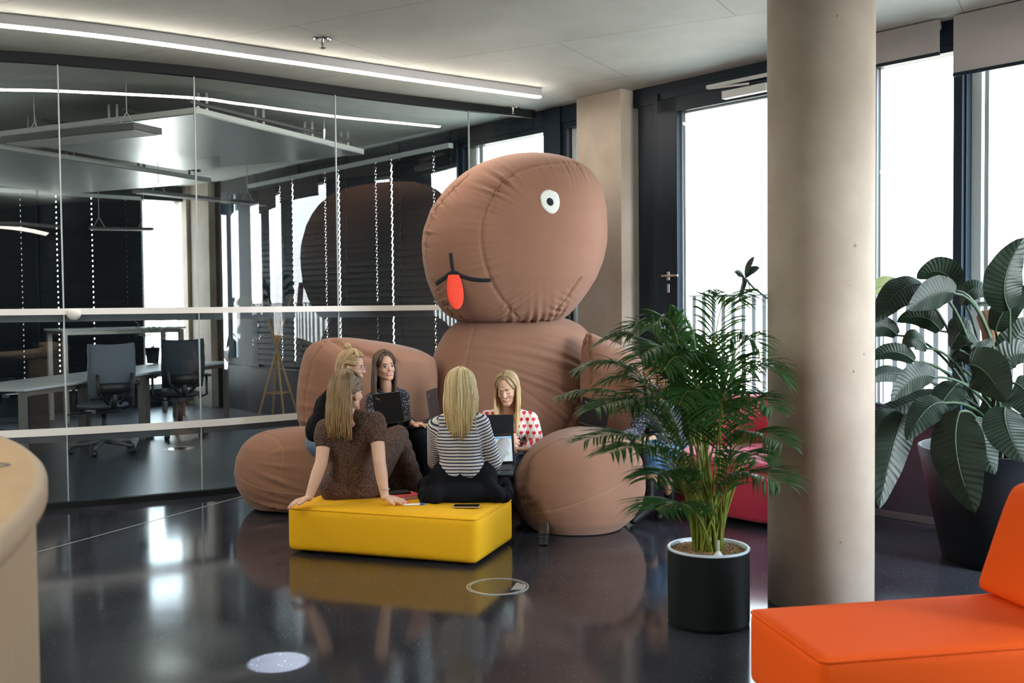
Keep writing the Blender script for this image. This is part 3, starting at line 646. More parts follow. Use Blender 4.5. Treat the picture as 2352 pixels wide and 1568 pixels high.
for k in range(16): m.fbox(-.1, 8.4, -.235 + k * .0132, -.229 + k * .0132, .003, .008)
m.build('grille_bars', 'grille', g)
#PART2
# ============================================================ GIANT BEANBAG FIGURE
def smooth_rows(rows, Yc, n=64, zmin=None):
    """rows: (py, left px, right px) of the outline at depth Yc -> z, x-left, x-right arrays with rounded poles"""
    z = np.array([at((a + b) / 2, py, Yc).z for py, a, b in rows]); xl = np.array([at(a, py, Yc).x for py, a, b in rows]); xr = np.array([at(b, py, Yc).x for py, a, b in rows])
    if zmin is not None: z[-1] = zmin
    z = z[::-1]; xl = xl[::-1]; xr = xr[::-1]
    hw = (xr - xl) / 2; cx = (xr + xl) / 2
    t = np.linspace(0, 1, n + 1); zz = z[0] + (z[-1] - z[0]) * (1 - np.cos(math.pi * t)) / 2
    h2 = np.interp(zz, z, hw ** 2); c = np.interp(zz, z, cx)
    k = np.array([1, 2, 3, 2, 1.]) / 9
    for _ in range(3):
        h2[2:-2] = np.convolve(h2, k, 'valid'); c[2:-2] = np.convolve(c, k, 'valid')
    h = np.sqrt(np.maximum(h2, 0)); h[0] = h[-1] = .002
    return zz, c, h
def blob(rows, Yc, front, back, n=64, seg=128, zmin=None, ex=2.25, yshift=lambda z: 0, fy=.75):
    zz, c, h = smooth_rows(rows, Yc, n, zmin); hm = h.max(); V = []
    for z, cx, hw in zip(zz, c, h):
        for k in range(seg):
            a = 2 * math.pi * k / seg; ca, sa = math.cos(a), math.sin(a)
            x = math.copysign(abs(ca) ** (2 / ex), ca) * hw; dep = (back if sa > 0 else front) * (hw / hm) ** fy
            V.append((cx + x, Yc + yshift(z) + math.copysign(abs(sa) ** (2 / ex), sa) * dep, z))
    Fc = [[i * seg + k, i * seg + (k + 1) % seg, (i + 1) * seg + (k + 1) % seg, (i + 1) * seg + k] for i in range(n) for k in range(seg)]
    Fc += [list(range(seg))[::-1], list(range(n * seg, (n + 1) * seg))]
    return np.array(V), Fc
def normals(V, Fc):
    me = bpy.data.meshes.new('t'); me.from_pydata(V.tolist(), [], Fc); me.update()
    N = np.array([v.normal[:] for v in me.vertices]); bpy.data.meshes.remove(me); return N
def project(V, Fc, pts, off=.0, per=10):
    """put a line, given by where it shows, onto the surface"""
    bvh = BVHTree.FromPolygons([Vector(v) for v in V], Fc); P = [Vector((x, y, 0)) for x, y in pts]; out = []
    for q in catmull(P, per):
        d = ray(q.x, q.y).normalized(); h = bvh.ray_cast(EYE, d)
        if h[0] is not None: out.append(h[0] + h[1] * off * (1 if h[1].dot(d) < 0 else -1))
    return out
def pucker(V, Fc, line, groove=.012, gw=.012, amp=.008, freq=70, decay=.07, seed=1, bulge=0):
    N = normals(V, Fc); L = np.array([tuple(p) for p in line]); seg = np.linalg.norm(np.diff(L, axis=0), axis=1); s = np.concatenate([[0], np.cumsum(seg)])
    rs = np.random.default_rng(seed); ph = rs.uniform(0, 6.28, 6); fr = freq * rs.uniform(.5, 1.5, 6)
    D = np.full(len(V), 9.); S = np.zeros(len(V))
    for i in range(len(L) - 1):
        a = L[i]; ab = L[i + 1] - a; t = np.clip(((V - a) @ ab) / (ab @ ab + 1e-9), 0, 1); d = np.linalg.norm(V - a - t[:, None] * ab, axis=1)
        m = d < D; D[m] = d[m]; S[m] = s[i] + t[m] * seg[i]
    r = sum(np.sin(S * f + p) for f, p in zip(fr, ph)) / 2.2
    env = .55 + .45 * np.sin(S * 7 + seed)
    disp = -groove * np.exp(-(D / gw) ** 2) + amp * r * env * np.exp(-D / decay) * (1 - .5 * np.exp(-(D / .01) ** 2)) + bulge * np.exp(-((D - .06) / .05) ** 2)
    return V + N * disp[:, None]
fig = empty('beanbag_figure', at(1165, 1100, 8.28) * 1.0, 'giant brown fabric beanbag figure with red tongue, sitting against the pier', 'beanbag figure')
fig.location.z = 0
def fig_part(name, V, Fc, seams, parent=fig, puck=(), label=None):
    for ln, kw in puck: V = pucker(V, Fc, ln, **kw)
    o = mesh_obj(name, V, Fc, 'bean_fabric', parent, smooth=True)
    if label: o['label'] = label
    for ln in seams:
        if len(ln) > 2:
            # seat the seam on the puckered surface
            bvh = BVHTree.FromPolygons([Vector(v) for v in V], Fc); ln2 = [bvh.find_nearest(p)[0] for p in ln]
            m = MB().tube(ln2, .0023, 6); m.build('seam', 'seam_thread', o, smooth=True)
    return o, V, Fc
def ribbon(V, Fc, pts, wd, th, name, material, parent, per=10):
    ln = project(V, Fc, pts, per=per); bvh = BVHTree.FromPolygons([Vector(v) for v in V], Fc); A = []; n = len(ln)
    for i, p in enumerate(ln):
        t = (ln[min(i + 1, n - 1)] - ln[max(i - 1, 0)]).normalized(); loc, nn, _, _ = bvh.find_nearest(p); 
        if nn.dot(p - EYE) > 0: nn = -nn
        s_ = t.cross(nn).normalized() * wd / 2
        for q in (-1, -.33, .33, 1):
            l2, n2, _, _ = bvh.find_nearest(p + s_ * q); A.append(l2 + nn * th)
        for q in (1, -1): l2, n2, _, _ = bvh.find_nearest(p + s_ * q); A.append(l2 - nn * .004)
    Fq = [[6 * i + j, 6 * i + (j + 1) % 6, 6 * (i + 1) + (j + 1) % 6, 6 * (i + 1) + j] for i in range(n - 1) for j in range(6)] + [[5, 4, 3, 2, 1, 0], [6 * (n - 1) + j for j in range(6)]]
    return mesh_obj(name, [tuple(a) for a in A], Fq, material, parent, smooth=True)
def patch(V, Fc, outline_px, th, name, material, parent, edge=True, rings=6):
    """a flat felt patch sewn onto the surface"""
    bvh = BVHTree.FromPolygons([Vector(v) for v in V], Fc); cx = sum(p[0] for p in outline_px) / len(outline_px); cy_ = sum(p[1] for p in outline_px) / len(outline_px)
    P = catmull([Vector((x, y, 0)) for x, y in outline_px + outline_px[:1]], 5)[:-1]; n = len(P); A = []
    def hit(x, y, o):
        d = ray(x, y).normalized(); h = bvh.ray_cast(EYE, d); nn = h[1] if h[1].dot(d) < 0 else -h[1]; return h[0] + nn * o
    for r in range(rings + 1):
        k = 1 - r / rings * .999
        for q in P: A.append(hit(cx + (q.x - cx) * k, cy_ + (q.y - cy_) * k, th if r else th * .6))
    for q in P: A.append(hit(q.x, q.y, -.004))
    Fq = [[r * n + i, r * n + (i + 1) % n, (r + 1) * n + (i + 1) % n, (r + 1) * n + i] for r in range(rings) for i in range(n)]
    b = (rings + 1) * n; Fq += [[b + i, b + (i + 1) % n, (i + 1) % n, i] for i in range(n)]
    return mesh_obj(name, [tuple(a) for a in A], Fq, material, parent, smooth=True)
# torso
trows = [(722, 1185, 1190), (727, 1085, 1270), (732, 1062, 1300), (745, 1040, 1330), (765, 1020, 1352), (800, 1001, 1364), (850, 984, 1374), (900, 972, 1380), (950, 962, 1386), (1010, 960, 1392), (1060, 980, 1380), (1110, 1040, 1330)]
V, Fc = blob(trows, 8.28, .64, .50, n=180, seg=360, zmin=.0)
sh = project(V, Fc, [(1352, 775), (1350, 815), (1344, 860), (1335, 905), (1318, 955), (1290, 1000)], per=16)
ct = project(V, Fc, [(1093, 732), (1080, 780), (1070, 830), (1062, 900), (1058, 960)])
rt = project(V, Fc, [(1372, 800), (1372, 860), (1374, 920)], per=16)
torso, TV, TF = fig_part('torso', V, Fc, [ct], puck=((sh, dict(groove=.02, gw=.02, amp=.026, freq=75, decay=.26, seed=4)), (ct, dict(groove=.004, gw=.01, amp=.003, freq=60, decay=.04))))
# head
hrows = [(356, 1205, 1232), (362, 1160, 1280), (370, 1128, 1310), (383, 1095, 1338), (400, 1066, 1358), (430, 1030, 1378), (480, 992, 1391), (530, 974, 1393), (560, 971, 1392), (600, 974, 1384), (640, 982, 1368), (680, 998, 1342), (705, 1012, 1322), (722, 1028, 1306), (734, 1052, 1290), (741, 1120, 1240)]
V, Fc = blob(hrows, 8.28, .66, .48, n=200, seg=440, ex=2.3, yshift=lambda z: -.05 + .05 * (z - 2))
s1 = project(V, Fc, [(1345, 385), (1300, 376), (1250, 378), (1201, 389), (1165, 410), (1138, 440), (1113, 490), (1105, 545), (1113, 600), (1130, 650), (1155, 690), (1188, 728)], per=14)
s2 = project(V, Fc, [(1075, 402), (1035, 440), (1002, 480), (985, 520), (979, 570), (985, 610), (998, 650), (1020, 695), (1040, 728)], per=14)
s3 = project(V, Fc, [(1332, 640), (1322, 655), (1290, 700), (1268, 729)], per=14)
bt = project(V, Fc, [(1040, 722), (1100, 733), (1180, 736), (1240, 733), (1300, 716)], per=14)
head, HV, HF = fig_part('head', V, Fc, [s1, s2, s3], puck=((s1, dict(groove=.012, amp=.012, freq=125, decay=.085, seed=2)), (s2, dict(groove=.014, amp=.014, freq=120, decay=.06, seed=5)), (s3, dict(groove=.016, gw=.012, amp=.006, freq=110, decay=.05, seed=6)), (bt, dict(groove=.0, amp=.014, freq=70, decay=.08, seed=9))))
ribbon(HV, HF, [(1035, 581), (1037, 600), (1041, 625)], .030, .004, 'nose_line', 'felt_black', head)
ribbon(HV, HF, [(1001, 652), (1018, 640), (1041, 625), (1062, 634), (1092, 642), (1128, 643)], .030, .005, 'mouth_line', 'felt_black', head)
eye = patch(HV, HF, [(1262, 436), (1279, 444), (1285, 462), (1282, 480), (1270, 491), (1256, 486), (1244, 472), (1241, 452), (1249, 439)], .007, 'eye', 'felt_white', head)
eo = [(1263 + 7.8 * math.cos(a) + 1.5 * math.sin(a), 464 + 9 * math.sin(a)) for a in np.linspace(0, 2 * math.pi, 12, endpoint=False)]
patch(HV, HF, eo, .013, 'pupil', 'felt_black', eye, rings=3)
# tongue hanging free
tp = [at(x, y, 7.40 - .0007 * (y - 630)) for x, y in ((1041, 630), (1042, 645), (1045, 665), (1048, 690), (1050, 709))]
hd_ = BVHTree.FromPolygons([Vector(v) for v in HV], HF)
h0 = hd_.ray_cast(EYE, ray(1043, 634).normalized())[0]; ty = h0.y
NT = 18; ty_ = [631 + 79 * (1 - math.cos(math.pi * (.22 + .78 * k / NT))) / 2 - 79 * (1 - math.cos(math.pi * .22)) / 2 * (1 - k / NT) for k in range(NT + 1)]
tw = [.062 * math.sqrt(max(.0004, 1 - abs((y - 672) / 38.6 if y > 672 else (y - 672) / 52) ** 2.1)) for y in ty_]; V = []
for w_, y_ in zip(tw, ty_):
    c = at(1042 + (y_ - 632) * .09, y_, ty - .03 + (y_ - 632) * -.0004)
    for k in range(16):
        a = 2 * math.pi * k / 16; V.append((c.x + math.cos(a) * w_, c.y + math.sin(a) * .012, c.z))
Fq = [[i * 16 + k, i * 16 + (k + 1) % 16, (i + 1) * 16 + (k + 1) % 16, (i + 1) * 16 + k] for i in range(NT) for k in range(16)] + [list(range(16))[::-1], list(range(16 * NT, 16 * NT + 16))]
mesh_obj('tongue', V, Fq, 'felt_red', head, smooth=True)
# arms
arows = [(776, 758, 800), (782, 735, 850), (790, 716, 905), (805, 702, 965), (825, 695, 1000), (860, 687, 1005), (900, 683, 1005), (940, 682, 1000), (980, 690, 980), (1020, 706, 960), (1050, 735, 920), (1065, 790, 860)]
V, Fc = blob(arows, 7.82, .30, .24, n=130, seg=280, ex=2.2)
sa = project(V, Fc, [(760, 782), (728, 805), (712, 850), (703, 900), (700, 950), (706, 1000)], per=14); sb = project(V, Fc, [(765, 782), (805, 800), (850, 818), (905, 830)], per=12)
fig_part('arm', V, Fc, [sa], puck=((sa, dict(groove=.010, amp=.010, freq=85, decay=.08, seed=3)), (sb, dict(groove=.03, gw=.03, amp=.014, freq=40, decay=.14, seed=8))))
arows = [(766, 1350, 1358), (775, 1345, 1378), (790, 1340, 1420), (810, 1336, 1455), (840, 1333, 1488), (880, 1332, 1508), (920, 1334, 1516), (960, 1345, 1516), (1000, 1370, 1505), (1030, 1400, 1480)]
V, Fc = blob(arows, 7.72, .30, .24, n=130, seg=280, ex=2.2)
sa = project(V, Fc, [(1353, 772), (1352, 800), (1358, 840), (1356, 880)], per=14)
fig_part('arm', V, Fc, [sa], puck=((sa, dict(groove=.016, amp=.018, freq=60, decay=.12, seed=3)),))
# legs
lrows = [(985, 640, 760), (990, 606, 800), (1000, 580, 850), (1020, 558, 890), (1050, 545, 905), (1080, 541, 910), (1110, 546, 905), (1140, 563, 890), (1160, 585, 860), (1170, 610, 820)]
V, Fc = blob(lrows, 7.25, .36, .40, n=120, seg=260, zmin=.0)
sa = project(V, Fc, [(600, 992), (628, 1003), (645, 1022), (649, 1045), (646, 1080), (636, 1115), (630, 1150), (632, 1172)]); sb = project(V, Fc, [(545, 1092), (565, 1108), (600, 1122), (650, 1132), (700, 1135)])
fig_part('leg', V, Fc, [sa, sb], puck=((sa, dict(groove=.006, amp=.008, freq=100, decay=.09, seed=3)),))
lrows = [(994, 1320, 1395), (999, 1292, 1420), (1012, 1255, 1444), (1030, 1225, 1460), (1055, 1200, 1473), (1085, 1184, 1480), (1120, 1178, 1481), (1150, 1182, 1474), (1180, 1197, 1456), (1205, 1220, 1425), (1218, 1255, 1390)]
V, Fc = blob(lrows, 6.55, .42, .95, n=130, seg=300, zmin=.0)
sa = project(V, Fc, [(1318, 997), (1260, 1022), (1218, 1055), (1205, 1100), (1208, 1150), (1225, 1185)]); sb = project(V, Fc, [(1215, 1180), (1290, 1168), (1370, 1140), (1430, 1110), (1476, 1078)])
se = project(V, Fc, [(1395, 1000), (1430, 1020), (1462, 1050), (1476, 1078), (1478, 1110)])
fig_part('leg', V, Fc, [sa, sb, se], puck=((sa, dict(groove=.006, amp=.006, freq=90, decay=.07, seed=3)), (se, dict(groove=.008, amp=.009, freq=100, decay=.08, seed=5)), (sb, dict(groove=.003, amp=.003, freq=50, decay=.05, seed=7))))

# ============================================================ SOFT SEATS
def cushion(c2, u, v, L, W, z0, z1, material, name, parent, r=.035, puff=.015, seed=0, top_tilt=0):
    """upholstered box: c2 centre, u/v unit axes, softly puffed faces and slightly pinched edges"""
    n = 26; V = []; Fc = []; idx = {}
    H = z1 - z0; rs = np.random.default_rng(seed)
    def pt(a, b, c):  # a,b,c in -1..1
        x, y, z = a * L / 2, b * W / 2, c * H / 2
        ins = lambda t: 1 - abs(t) ** 4
        q = np.array([x, y, z]); lim = np.array([L / 2 - r, W / 2 - r, H / 2 - r]); cl = np.clip(q, -lim, lim); d = q - cl; nd = np.linalg.norm(d)
        if nd > 0: q = cl + d / nd * r if nd > r else q
        if abs(a) == 1: q[0] += math.copysign(puff * .8 * ins(b) * ins(c), a)
        if abs(b) == 1: q[1] += math.copysign(puff * .8 * ins(a) * ins(c), b)
        if c == 1: q[2] += puff * ins(a) * ins(b)
        return q
    def vid(a, b, c):
        k = (round(a, 5), round(b, 5), round(c, 5))
        if k not in idx: idx[k] = len(V); V.append(pt(a, b, c))
        return idx[k]
    g = lambda m, e=3.2: [math.copysign(1 - (1 - abs(t)) ** 1.7, t) if t else 0. for t in np.linspace(-1, 1, m)]
    ga, gb, gc = g(33), g(21), g(15)
    for P, Q, f in ((ga, gb, lambda p, q: (p, q, 1.)), (ga, gb, lambda p, q: (p, q, -1.)), (ga, gc, lambda p, q: (p, 1., q)), (ga, gc, lambda p, q: (p, -1., q)), (gb, gc, lambda p, q: (1., p, q)), (gb, gc, lambda p, q: (-1., p, q))):
        for i in range(len(P) - 1):
            for j in range(len(Q) - 1): Fc.append([vid(*f(P[i], Q[j])), vid(*f(P[i + 1], Q[j])), vid(*f(P[i + 1], Q[j + 1])), vid(*f(P[i], Q[j + 1]))])
    V = np.array(V); zc = (z0 + z1) / 2
    W3 = np.stack([c2[0] + V[:, 0] * u[0] + V[:, 1] * v[0], c2[1] + V[:, 0] * u[1] + V[:, 1] * v[1], zc + V[:, 2]], 1)
    o = mesh_obj(name, W3, Fc, material, parent, smooth=True)
    bm = bmesh.new(); bm.from_mesh(o.data); bmesh.ops.recalc_face_normals(bm, faces=bm.faces); bm.to_mesh(o.data); bm.free()
    for z in (z1 - r * .35,):
        k = 1 - r * .18 / (W / 2); ring = []
        for a, b in ((-1, -1), (1, -1), (1, 1), (-1, 1)):
            for t in range(6):
                an = math.atan2(b, a) - math.pi / 4 + math.pi / 2 * t / 5; x = a * (L / 2 - r) + math.cos(an) * r * .93; y = b * (W / 2 - r) + math.sin(an) * r * .93
                ring.append((c2[0] + x * u[0] + y * v[0], c2[1] + x * u[1] + y * v[1], z))
        MB().tube(ring + [ring[0]], .006, 6).build('piping', material, o, smooth=True)
    return o
fl_, fr_, br_ = onz(668, 1268), onz(1090, 1301), onz(1181, 1246)
u = (fr_ - fl_); u.z = 0; L = u.length; u.normalize(); v = Vector((-u.y, u.x, 0)); W = (br_ - fr_).dot(v)
oc = fl_ + u * (L / 2) + v * (W / 2); OT = .268
e = empty('ottoman', (oc.x, oc.y, 0), 'low rectangular yellow fabric ottoman on which two women sit', 'ottoman')
cushion(oc, u, v, L + .03, W + .02, .012, OT, 'yellow_fabric', 'cushion', e, r=.03, puff=.012)
for a in (-1, 1):
    for b in (-1, 1): p = oc + u * a * (L / 2 - .1) + v * b * (W / 2 - .08); MB().box((p.x, p.y, .007), (.05, .05, .014)).build('glide', 'black_plastic', e)
OU, OV, OC = u.copy(), v.copy(), oc.copy()
# orange chaise
a0, a1, a2 = onz(1697, 1398, .285), onz(1888, 1516, .285), onz(2352, 1480, .285)
u = a2 - a1; u.z = 0; u.normalize(); v = Vector((-u.y, u.x, 0)); W = (a0 - a1).dot(v); L = 1.35
c = a1 + u * L / 2 + v * W / 2
e = empty('lounge_seat', (c.x, c.y, 0), 'bright orange armless lounge seat with sloping backrest in the right foreground', 'sofa')
cushion(c, u, v, L, W, .01, .285, 'orange_fabric', 'seat', e, r=.03, puff=.010)
# sloping backrest block across the seat
bl = onz(2210, 1353, .285); tb = (bl - a1).dot(u)
V = []; D = W * 1.0
prof = [(tb, .288), (tb + .018, .33), (tb + .14, .66), (tb + .17, .70), (tb + .21, .715), (tb + .27, .715), (tb + .33, .69), (tb + .36, .60), (tb + .40, .36), (tb + .41, .288)]
n = len(prof); rows_ = [(-.0, .94), (.012, .985), (.03, 1), (.5, 1), (W - .03, 1), (W - .012, .985), (W, .94)]; cxp = sum(p[0] for p in prof) / n
for y_, k in rows_:
    for s_, z_ in prof:
        q = a1 + u * (cxp + (s_ - cxp) * k) + v * y_; V.append((q.x, q.y, .288 + (z_ - .288) * (1 - (1 - k) * .3)))
Fq = [[r * n + i, r * n + (i + 1) % n, (r + 1) * n + (i + 1) % n, (r + 1) * n + i] for r in range(len(rows_) - 1) for i in range(n)] + [list(range(n))[::-1], [(len(rows_) - 1) * n + i for i in range(n)]]
o = mesh_obj('backrest', V, Fq, 'orange_fabric', e, smooth=True); b = o.modifiers.new('s', 'SUBSURF'); b.levels = b.render_levels = 2
# pink sofa between pier and column
e = empty('tub_sofa', at(1690, 1180, 6.9), 'deep pink rounded upholstered sofa half hidden behind the palm and the column', 'sofa'); e.location.z = 0
c = at(1740, 1150, 7.0); pu = FU.to_3d(); pv = -FN.to_3d(); 
def rr(c, u, v, L, W, r, z0, z1, material, name, parent, inset=.03, ns=10):
    ring = []
    for a, b in ((1, 1), (-1, 1), (-1, -1), (1, -1)):
        for t in range(ns + 1):
            an = math.atan2(b, a) - math.pi / 4 + math.pi / 2 * t / ns; ring.append((a * (L / 2 - r) + math.cos(an) * r, b * (W / 2 - r) + math.sin(an) * r))
    n = len(ring); V = []
    for dz, k in ((0, inset), (inset * .3, inset * .3), (inset, 0), (z1 - z0 - inset, 0), (z1 - z0 - inset * .3, inset * .3), (z1 - z0, inset)):
        for x, y in ring:
            f = 1 - k / math.hypot(x, y); q = c + u * x * f + v * y * f; V.append((q.x, q.y, z0 + dz))
    V.append((c.x, c.y, z1 + .015)); Fq = [[r_ * n + i, r_ * n + (i + 1) % n, (r_ + 1) * n + (i + 1) % n, (r_ + 1) * n + i] for r_ in range(5) for i in range(n)] + [list(range(n))[::-1]] + [[5 * n + i, 5 * n + (i + 1) % n, 6 * n] for i in range(n)]
    return mesh_obj(name, V, Fq, material, parent, smooth=True)
pc = at(1760, 1150, 6.95); pc.z = 0
rr(pc, pu, pv, 1.10, 1.0, .3, .03, .36, 'pink_fabric', 'base', e)
rr(pc + pv * .02, pu, pv, 1.08, .96, .28, .36, .42, 'pink_top', 'seat_cushion', e, inset=.02)
# curved back
bp_ = []; 
for t in np.linspace(R_(-15), R_(195), 25): bp_.append(pc + pu * math.cos(t) * .42 - pv * (math.sin(t) * .36 - .0))
prof2 = [(-.10, .42), (-.11, .6), (-.10, .70), (-.06, .75), (0, .765), (.06, .75), (.10, .70), (.11, .55), (.11, .30)]
V = []
for i, p in enumerate(bp_):
    d = (p - pc); d.z = 0; d.normalize()
    sc = min(1, math.sin(math.pi * (i + .5) / 25) * 2.2) 
    for a, z in prof2: q = p + d * a; V.append((q.x, q.y, .3 + (z - .3) * (.55 + .45 * sc)))
n = len(prof2); Fq = [[i * n + j, i * n + (j + 1) % n, (i + 1) * n + (j + 1) % n, (i + 1) * n + j] for i in range(24) for j in range(n)] + [list(range(n))[::-1], [24 * n + j for j in range(n)]]
mesh_obj('backrest', V, Fq, 'pink_fabric', e, smooth=True)

# ---- wooden counter, left foreground --------------------------------------------------------
CX, CY, RR = -4.65, 1.03, 3.8
e = empty('curved_counter', (-1.6, 2.4, 0), 'blond wood curved counter with thick rounded top in the left foreground', 'counter')
def arc(r, a0, a1, n=60): return [(CX + r * math.cos(R_(a)), CY + r * math.sin(R_(a))) for a in np.linspace(a0, a1, n)]
m = MB(); A = arc(RR, -5, 62); B = arc(RR - .75, -5, 62)
prof3 = [(.0, .012), (.006, .004), (.02, .0)]
V = []; rows_ = [(RR - .75, .94), (RR - .75, 1.0), (RR - .03, 1.0), (RR - .010, .996), (RR, .985), (RR, .955), (RR - .008, .943), (RR - .03, .94)]
for r, z in rows_: V += [(x, y, z) for x, y in arc(r, -5, 62)]
n = 60; Fq = [[k * n + i, k * n + i + 1, ((k + 1) % 8) * n + i + 1, ((k + 1) % 8) * n + i] for k in range(8) for i in range(n - 1)] + [[k * n for k in range(8)], [k * n + n - 1 for k in range(8)][::-1]]
mi = [0 if k in (1,) else 1 for k in range(8) for i in range(n - 1)] + [1, 1]
mesh_obj('countertop', V, Fq, ['wood_light', 'wood_side'], e, smooth=True, mi=mi)
V = []
for r, z in ((RR - .06, 0), (RR - .03, .0), (RR - .03, .94), (RR - .06, .94)): V += [(x, y, z) for x, y in arc(r, -4, 60)]
Fq = [[k * n + i, k * n + i + 1, ((k + 1) % 4) * n + i + 1, ((k + 1) % 4) * n + i] for k in range(4) for i in range(n - 1)] + [[k * n for k in range(4)], [k * n + n - 1 for k in range(4)][::-1]]
mesh_obj('front_panel', V, Fq, 'wood_side', e, smooth=False)
gp = onz(-14, 1070, 1.0); MB().lathe([(.04, .0), (.04, .003), (.032, .003), (.032, .0)], (gp.x, gp.y, 1.0), 32).build('grommet', 'grey_plastic', e)

# ============================================================ PLANTS
def leafblade(m, spine, width, side, fold=.25, wave=.0, attr=None, shape=None, nw=4, veins=11, under=0, mi=0):
    n = len(spine); V = []; Fc = []; 
    for i, p in enumerate(spine):
        t = (spine[min(i + 1, n - 1)] - spine[max(i - 1, 0)]).normalized(); s = i / (n - 1)
        sd = (side - t * side.dot(t)).normalized(); nn = t.cross(sd).normalized()
        wd = width * (shape(s) if shape else math.sin(math.pi * min(1, s * 1.02)) ** .7)
        for k in range(-nw, nw + 1):
            f = k / nw; q = p + sd * (f * wd / 2) + nn * (abs(f) * wd * .5 * fold + wave * wd * math.sin(s * 19 + f * 2) * f * f)
            V.append(tuple(q)); 
            if attr is not None: attr.append(s * veins - abs(f) * 1.3 + 0.0)
    c = 2 * nw + 1
    Fc = [[i * c + k, i * c + k + 1, (i + 1) * c + k + 1, (i + 1) * c + k] for i in range(n - 1) for k in range(c - 1)]
    m.add(V, Fc, mi)
def bez(a, b, c, n=10): return [a.lerp(b, t).lerp(b.lerp(c, t), t) for t in np.linspace(0, 1, n)]
def frond(parent, base, mid, tip, L=.24, n=30, seed=0, name='frond', r=.0045, start=.33, material='palm_leaf'):
    rs = random.Random(seed); sp_ = bez(base, mid, tip, 26); m = MB(); m.tube(sp_[:], [r * (1.25 - i / 26) for i in range(26)], 6, mi=0)
    side0 = (tip - base).cross(Vector((0, 0, 1))); side0 = side0.normalized() if side0.length > .05 else Vector((1, 0, 0))
    for i in range(n):
        s = start + (1 - start) * (i + .5) / n; k = s * 25; j = min(int(k), 24); p = sp_[j].lerp(sp_[j + 1], k - j); t = (sp_[j + 1] - sp_[j]).normalized()
        sd = (side0 - t * side0.dot(t)).normalized(); ll = L * (math.sin(math.pi * (.18 + .74 * (s - start) / (1 - start))) ** .8) * rs.uniform(.85, 1.1)
        for sg in (-1, 1):
            d = (sd * sg * .75 + t * rs.uniform(.55, .85) + Vector((0, 0, .22))).normalized()
            q1 = p + d * ll * .55; q2 = p + d * ll * .92 + Vector((rs.uniform(-.01, .01), rs.uniform(-.01, .01), -ll * rs.uniform(.25, .5)))
            leafblade(m, bez(p, q1, q2, 6), .0112, t.cross(d).cross(d) if abs(t.dot(d)) < .98 else sd, fold=.5, nw=1, mi=1)
    return m.build(name, ['stem_green', material], parent, smooth=True)
def pot_lathe(c, prof, label, name='planter'): pass
PC = at(1627, 1262, 4.52); PC.z = 0
e = empty('potted_palm', PC, 'bushy green areca palm in a black cylindrical pot beside the round column', 'plant')
MB().lathe([(.165, .0), (.178, .004), (.18, .02), (.18, .325), (.181, .334)], PC, 64).build('pot', 'pot_black', e, smooth=True)
MB().lathe([(.18, .328), (.182, .337), (.176, .342), (.168, .338), (.167, .325), (.167, .30)], PC, 64).build('pot_rim', 'pot_rim', e, smooth=True)
m = MB(); m.lathe([(.166, .318), (.1, .322), (.0, .326)], PC, 40)
for k in range(900):
    a = random.uniform(0, 6.283); r = .163 * math.sqrt(random.random()); rad = random.uniform(.0035, .006)
    m.ell((PC.x + r * math.cos(a), PC.y + r * math.sin(a), .326 - .03 * r + random.uniform(0, .004)), (rad, rad * .9, rad * .8), seg=6, rings=4)
m.build('clay_granules', 'granules', e)
g0 = PC + Vector((.02, -.12, .318)); MB().tube([g0, g0 + Vector((0, 0, .075))], .0065, 8).build('water_gauge', 'cable', e); MB().lathe([(.02, 0), (.012, .012), (.006, .02)], g0 + Vector((0, 0, .01)), 12).build('gauge_foot', 'white_plastic', e)
tips = [  # tip px, py, depth, rise
 (1288, 912, 4.3, .20), (1330, 850, 4.5, .25), (1345, 1010, 4.15, .12), (1372, 790, 4.6, .3), (1365, 940, 4.1, .2), (1400, 1040, 4.0, .1), (1385, 880, 4.8, .25),
 (1440, 770, 4.7, .3), (1470, 820, 4.2, .3), (1500, 750, 4.4, .32), (1525, 850, 4.1, .35), (1560, 765, 4.6, .3), (1590, 830, 4.2, .3), (1610, 790, 4.9, .3),
 (1690, 690, 5.0, .3), (1745, 800, 4.3, .3), (1700, 850, 4.2, .3), (1800, 868, 4.4, .3), (1775, 940, 4.2, .25), (1798, 1020, 4.1, .22), (1790, 1110, 4.15, .15),
 (1745, 1060, 4.0, .15), (1490, 1100, 4.1, .12), (1505, 1170, 4.05, .06), (1560, 930, 4.0, .3), (1450, 930, 4.3, .25), (1660, 960, 4.0, .3), (1620, 930, 4.9, .3), (1560, 800, 4.9, .3), (1520, 900, 4.7, .3), (1720, 900, 4.7, .3), (1440, 860, 4.6, .3)]
for i, (px, py, Y, rise) in enumerate(tips):
    tip = at(px, py, Y); a = i * 2.4; base = PC + Vector((.062 * math.cos(a), .05 * math.sin(a), .30))
    if px > 1775: tip = at(px, py, min(Y, 4.5))
    mid = base.lerp(tip, .42); mid.z = max(tip.z, .6) + rise * .75; mid = mid.lerp(Vector((PC.x, PC.y, mid.z)), .35)
    frond(e, base, mid, tip, L=.21 + .04 * (i % 3), n=34, seed=i)
m = MB()
for i in range(14):
    a = i * 1.7; b0 = PC + Vector((.05 * math.cos(a), .04 * math.sin(a), .30)); m.tube(bez(b0, b0 + Vector((.01 * math.cos(a), 0, .2)), b0 + Vector((.13 * math.cos(a * 1.3), .05 * math.sin(a), .45)), 8), [.008, .0075, .007, .006, .006, .005, .004, .003], 7)
m.build('cane', 'stem_green', e, smooth=True)

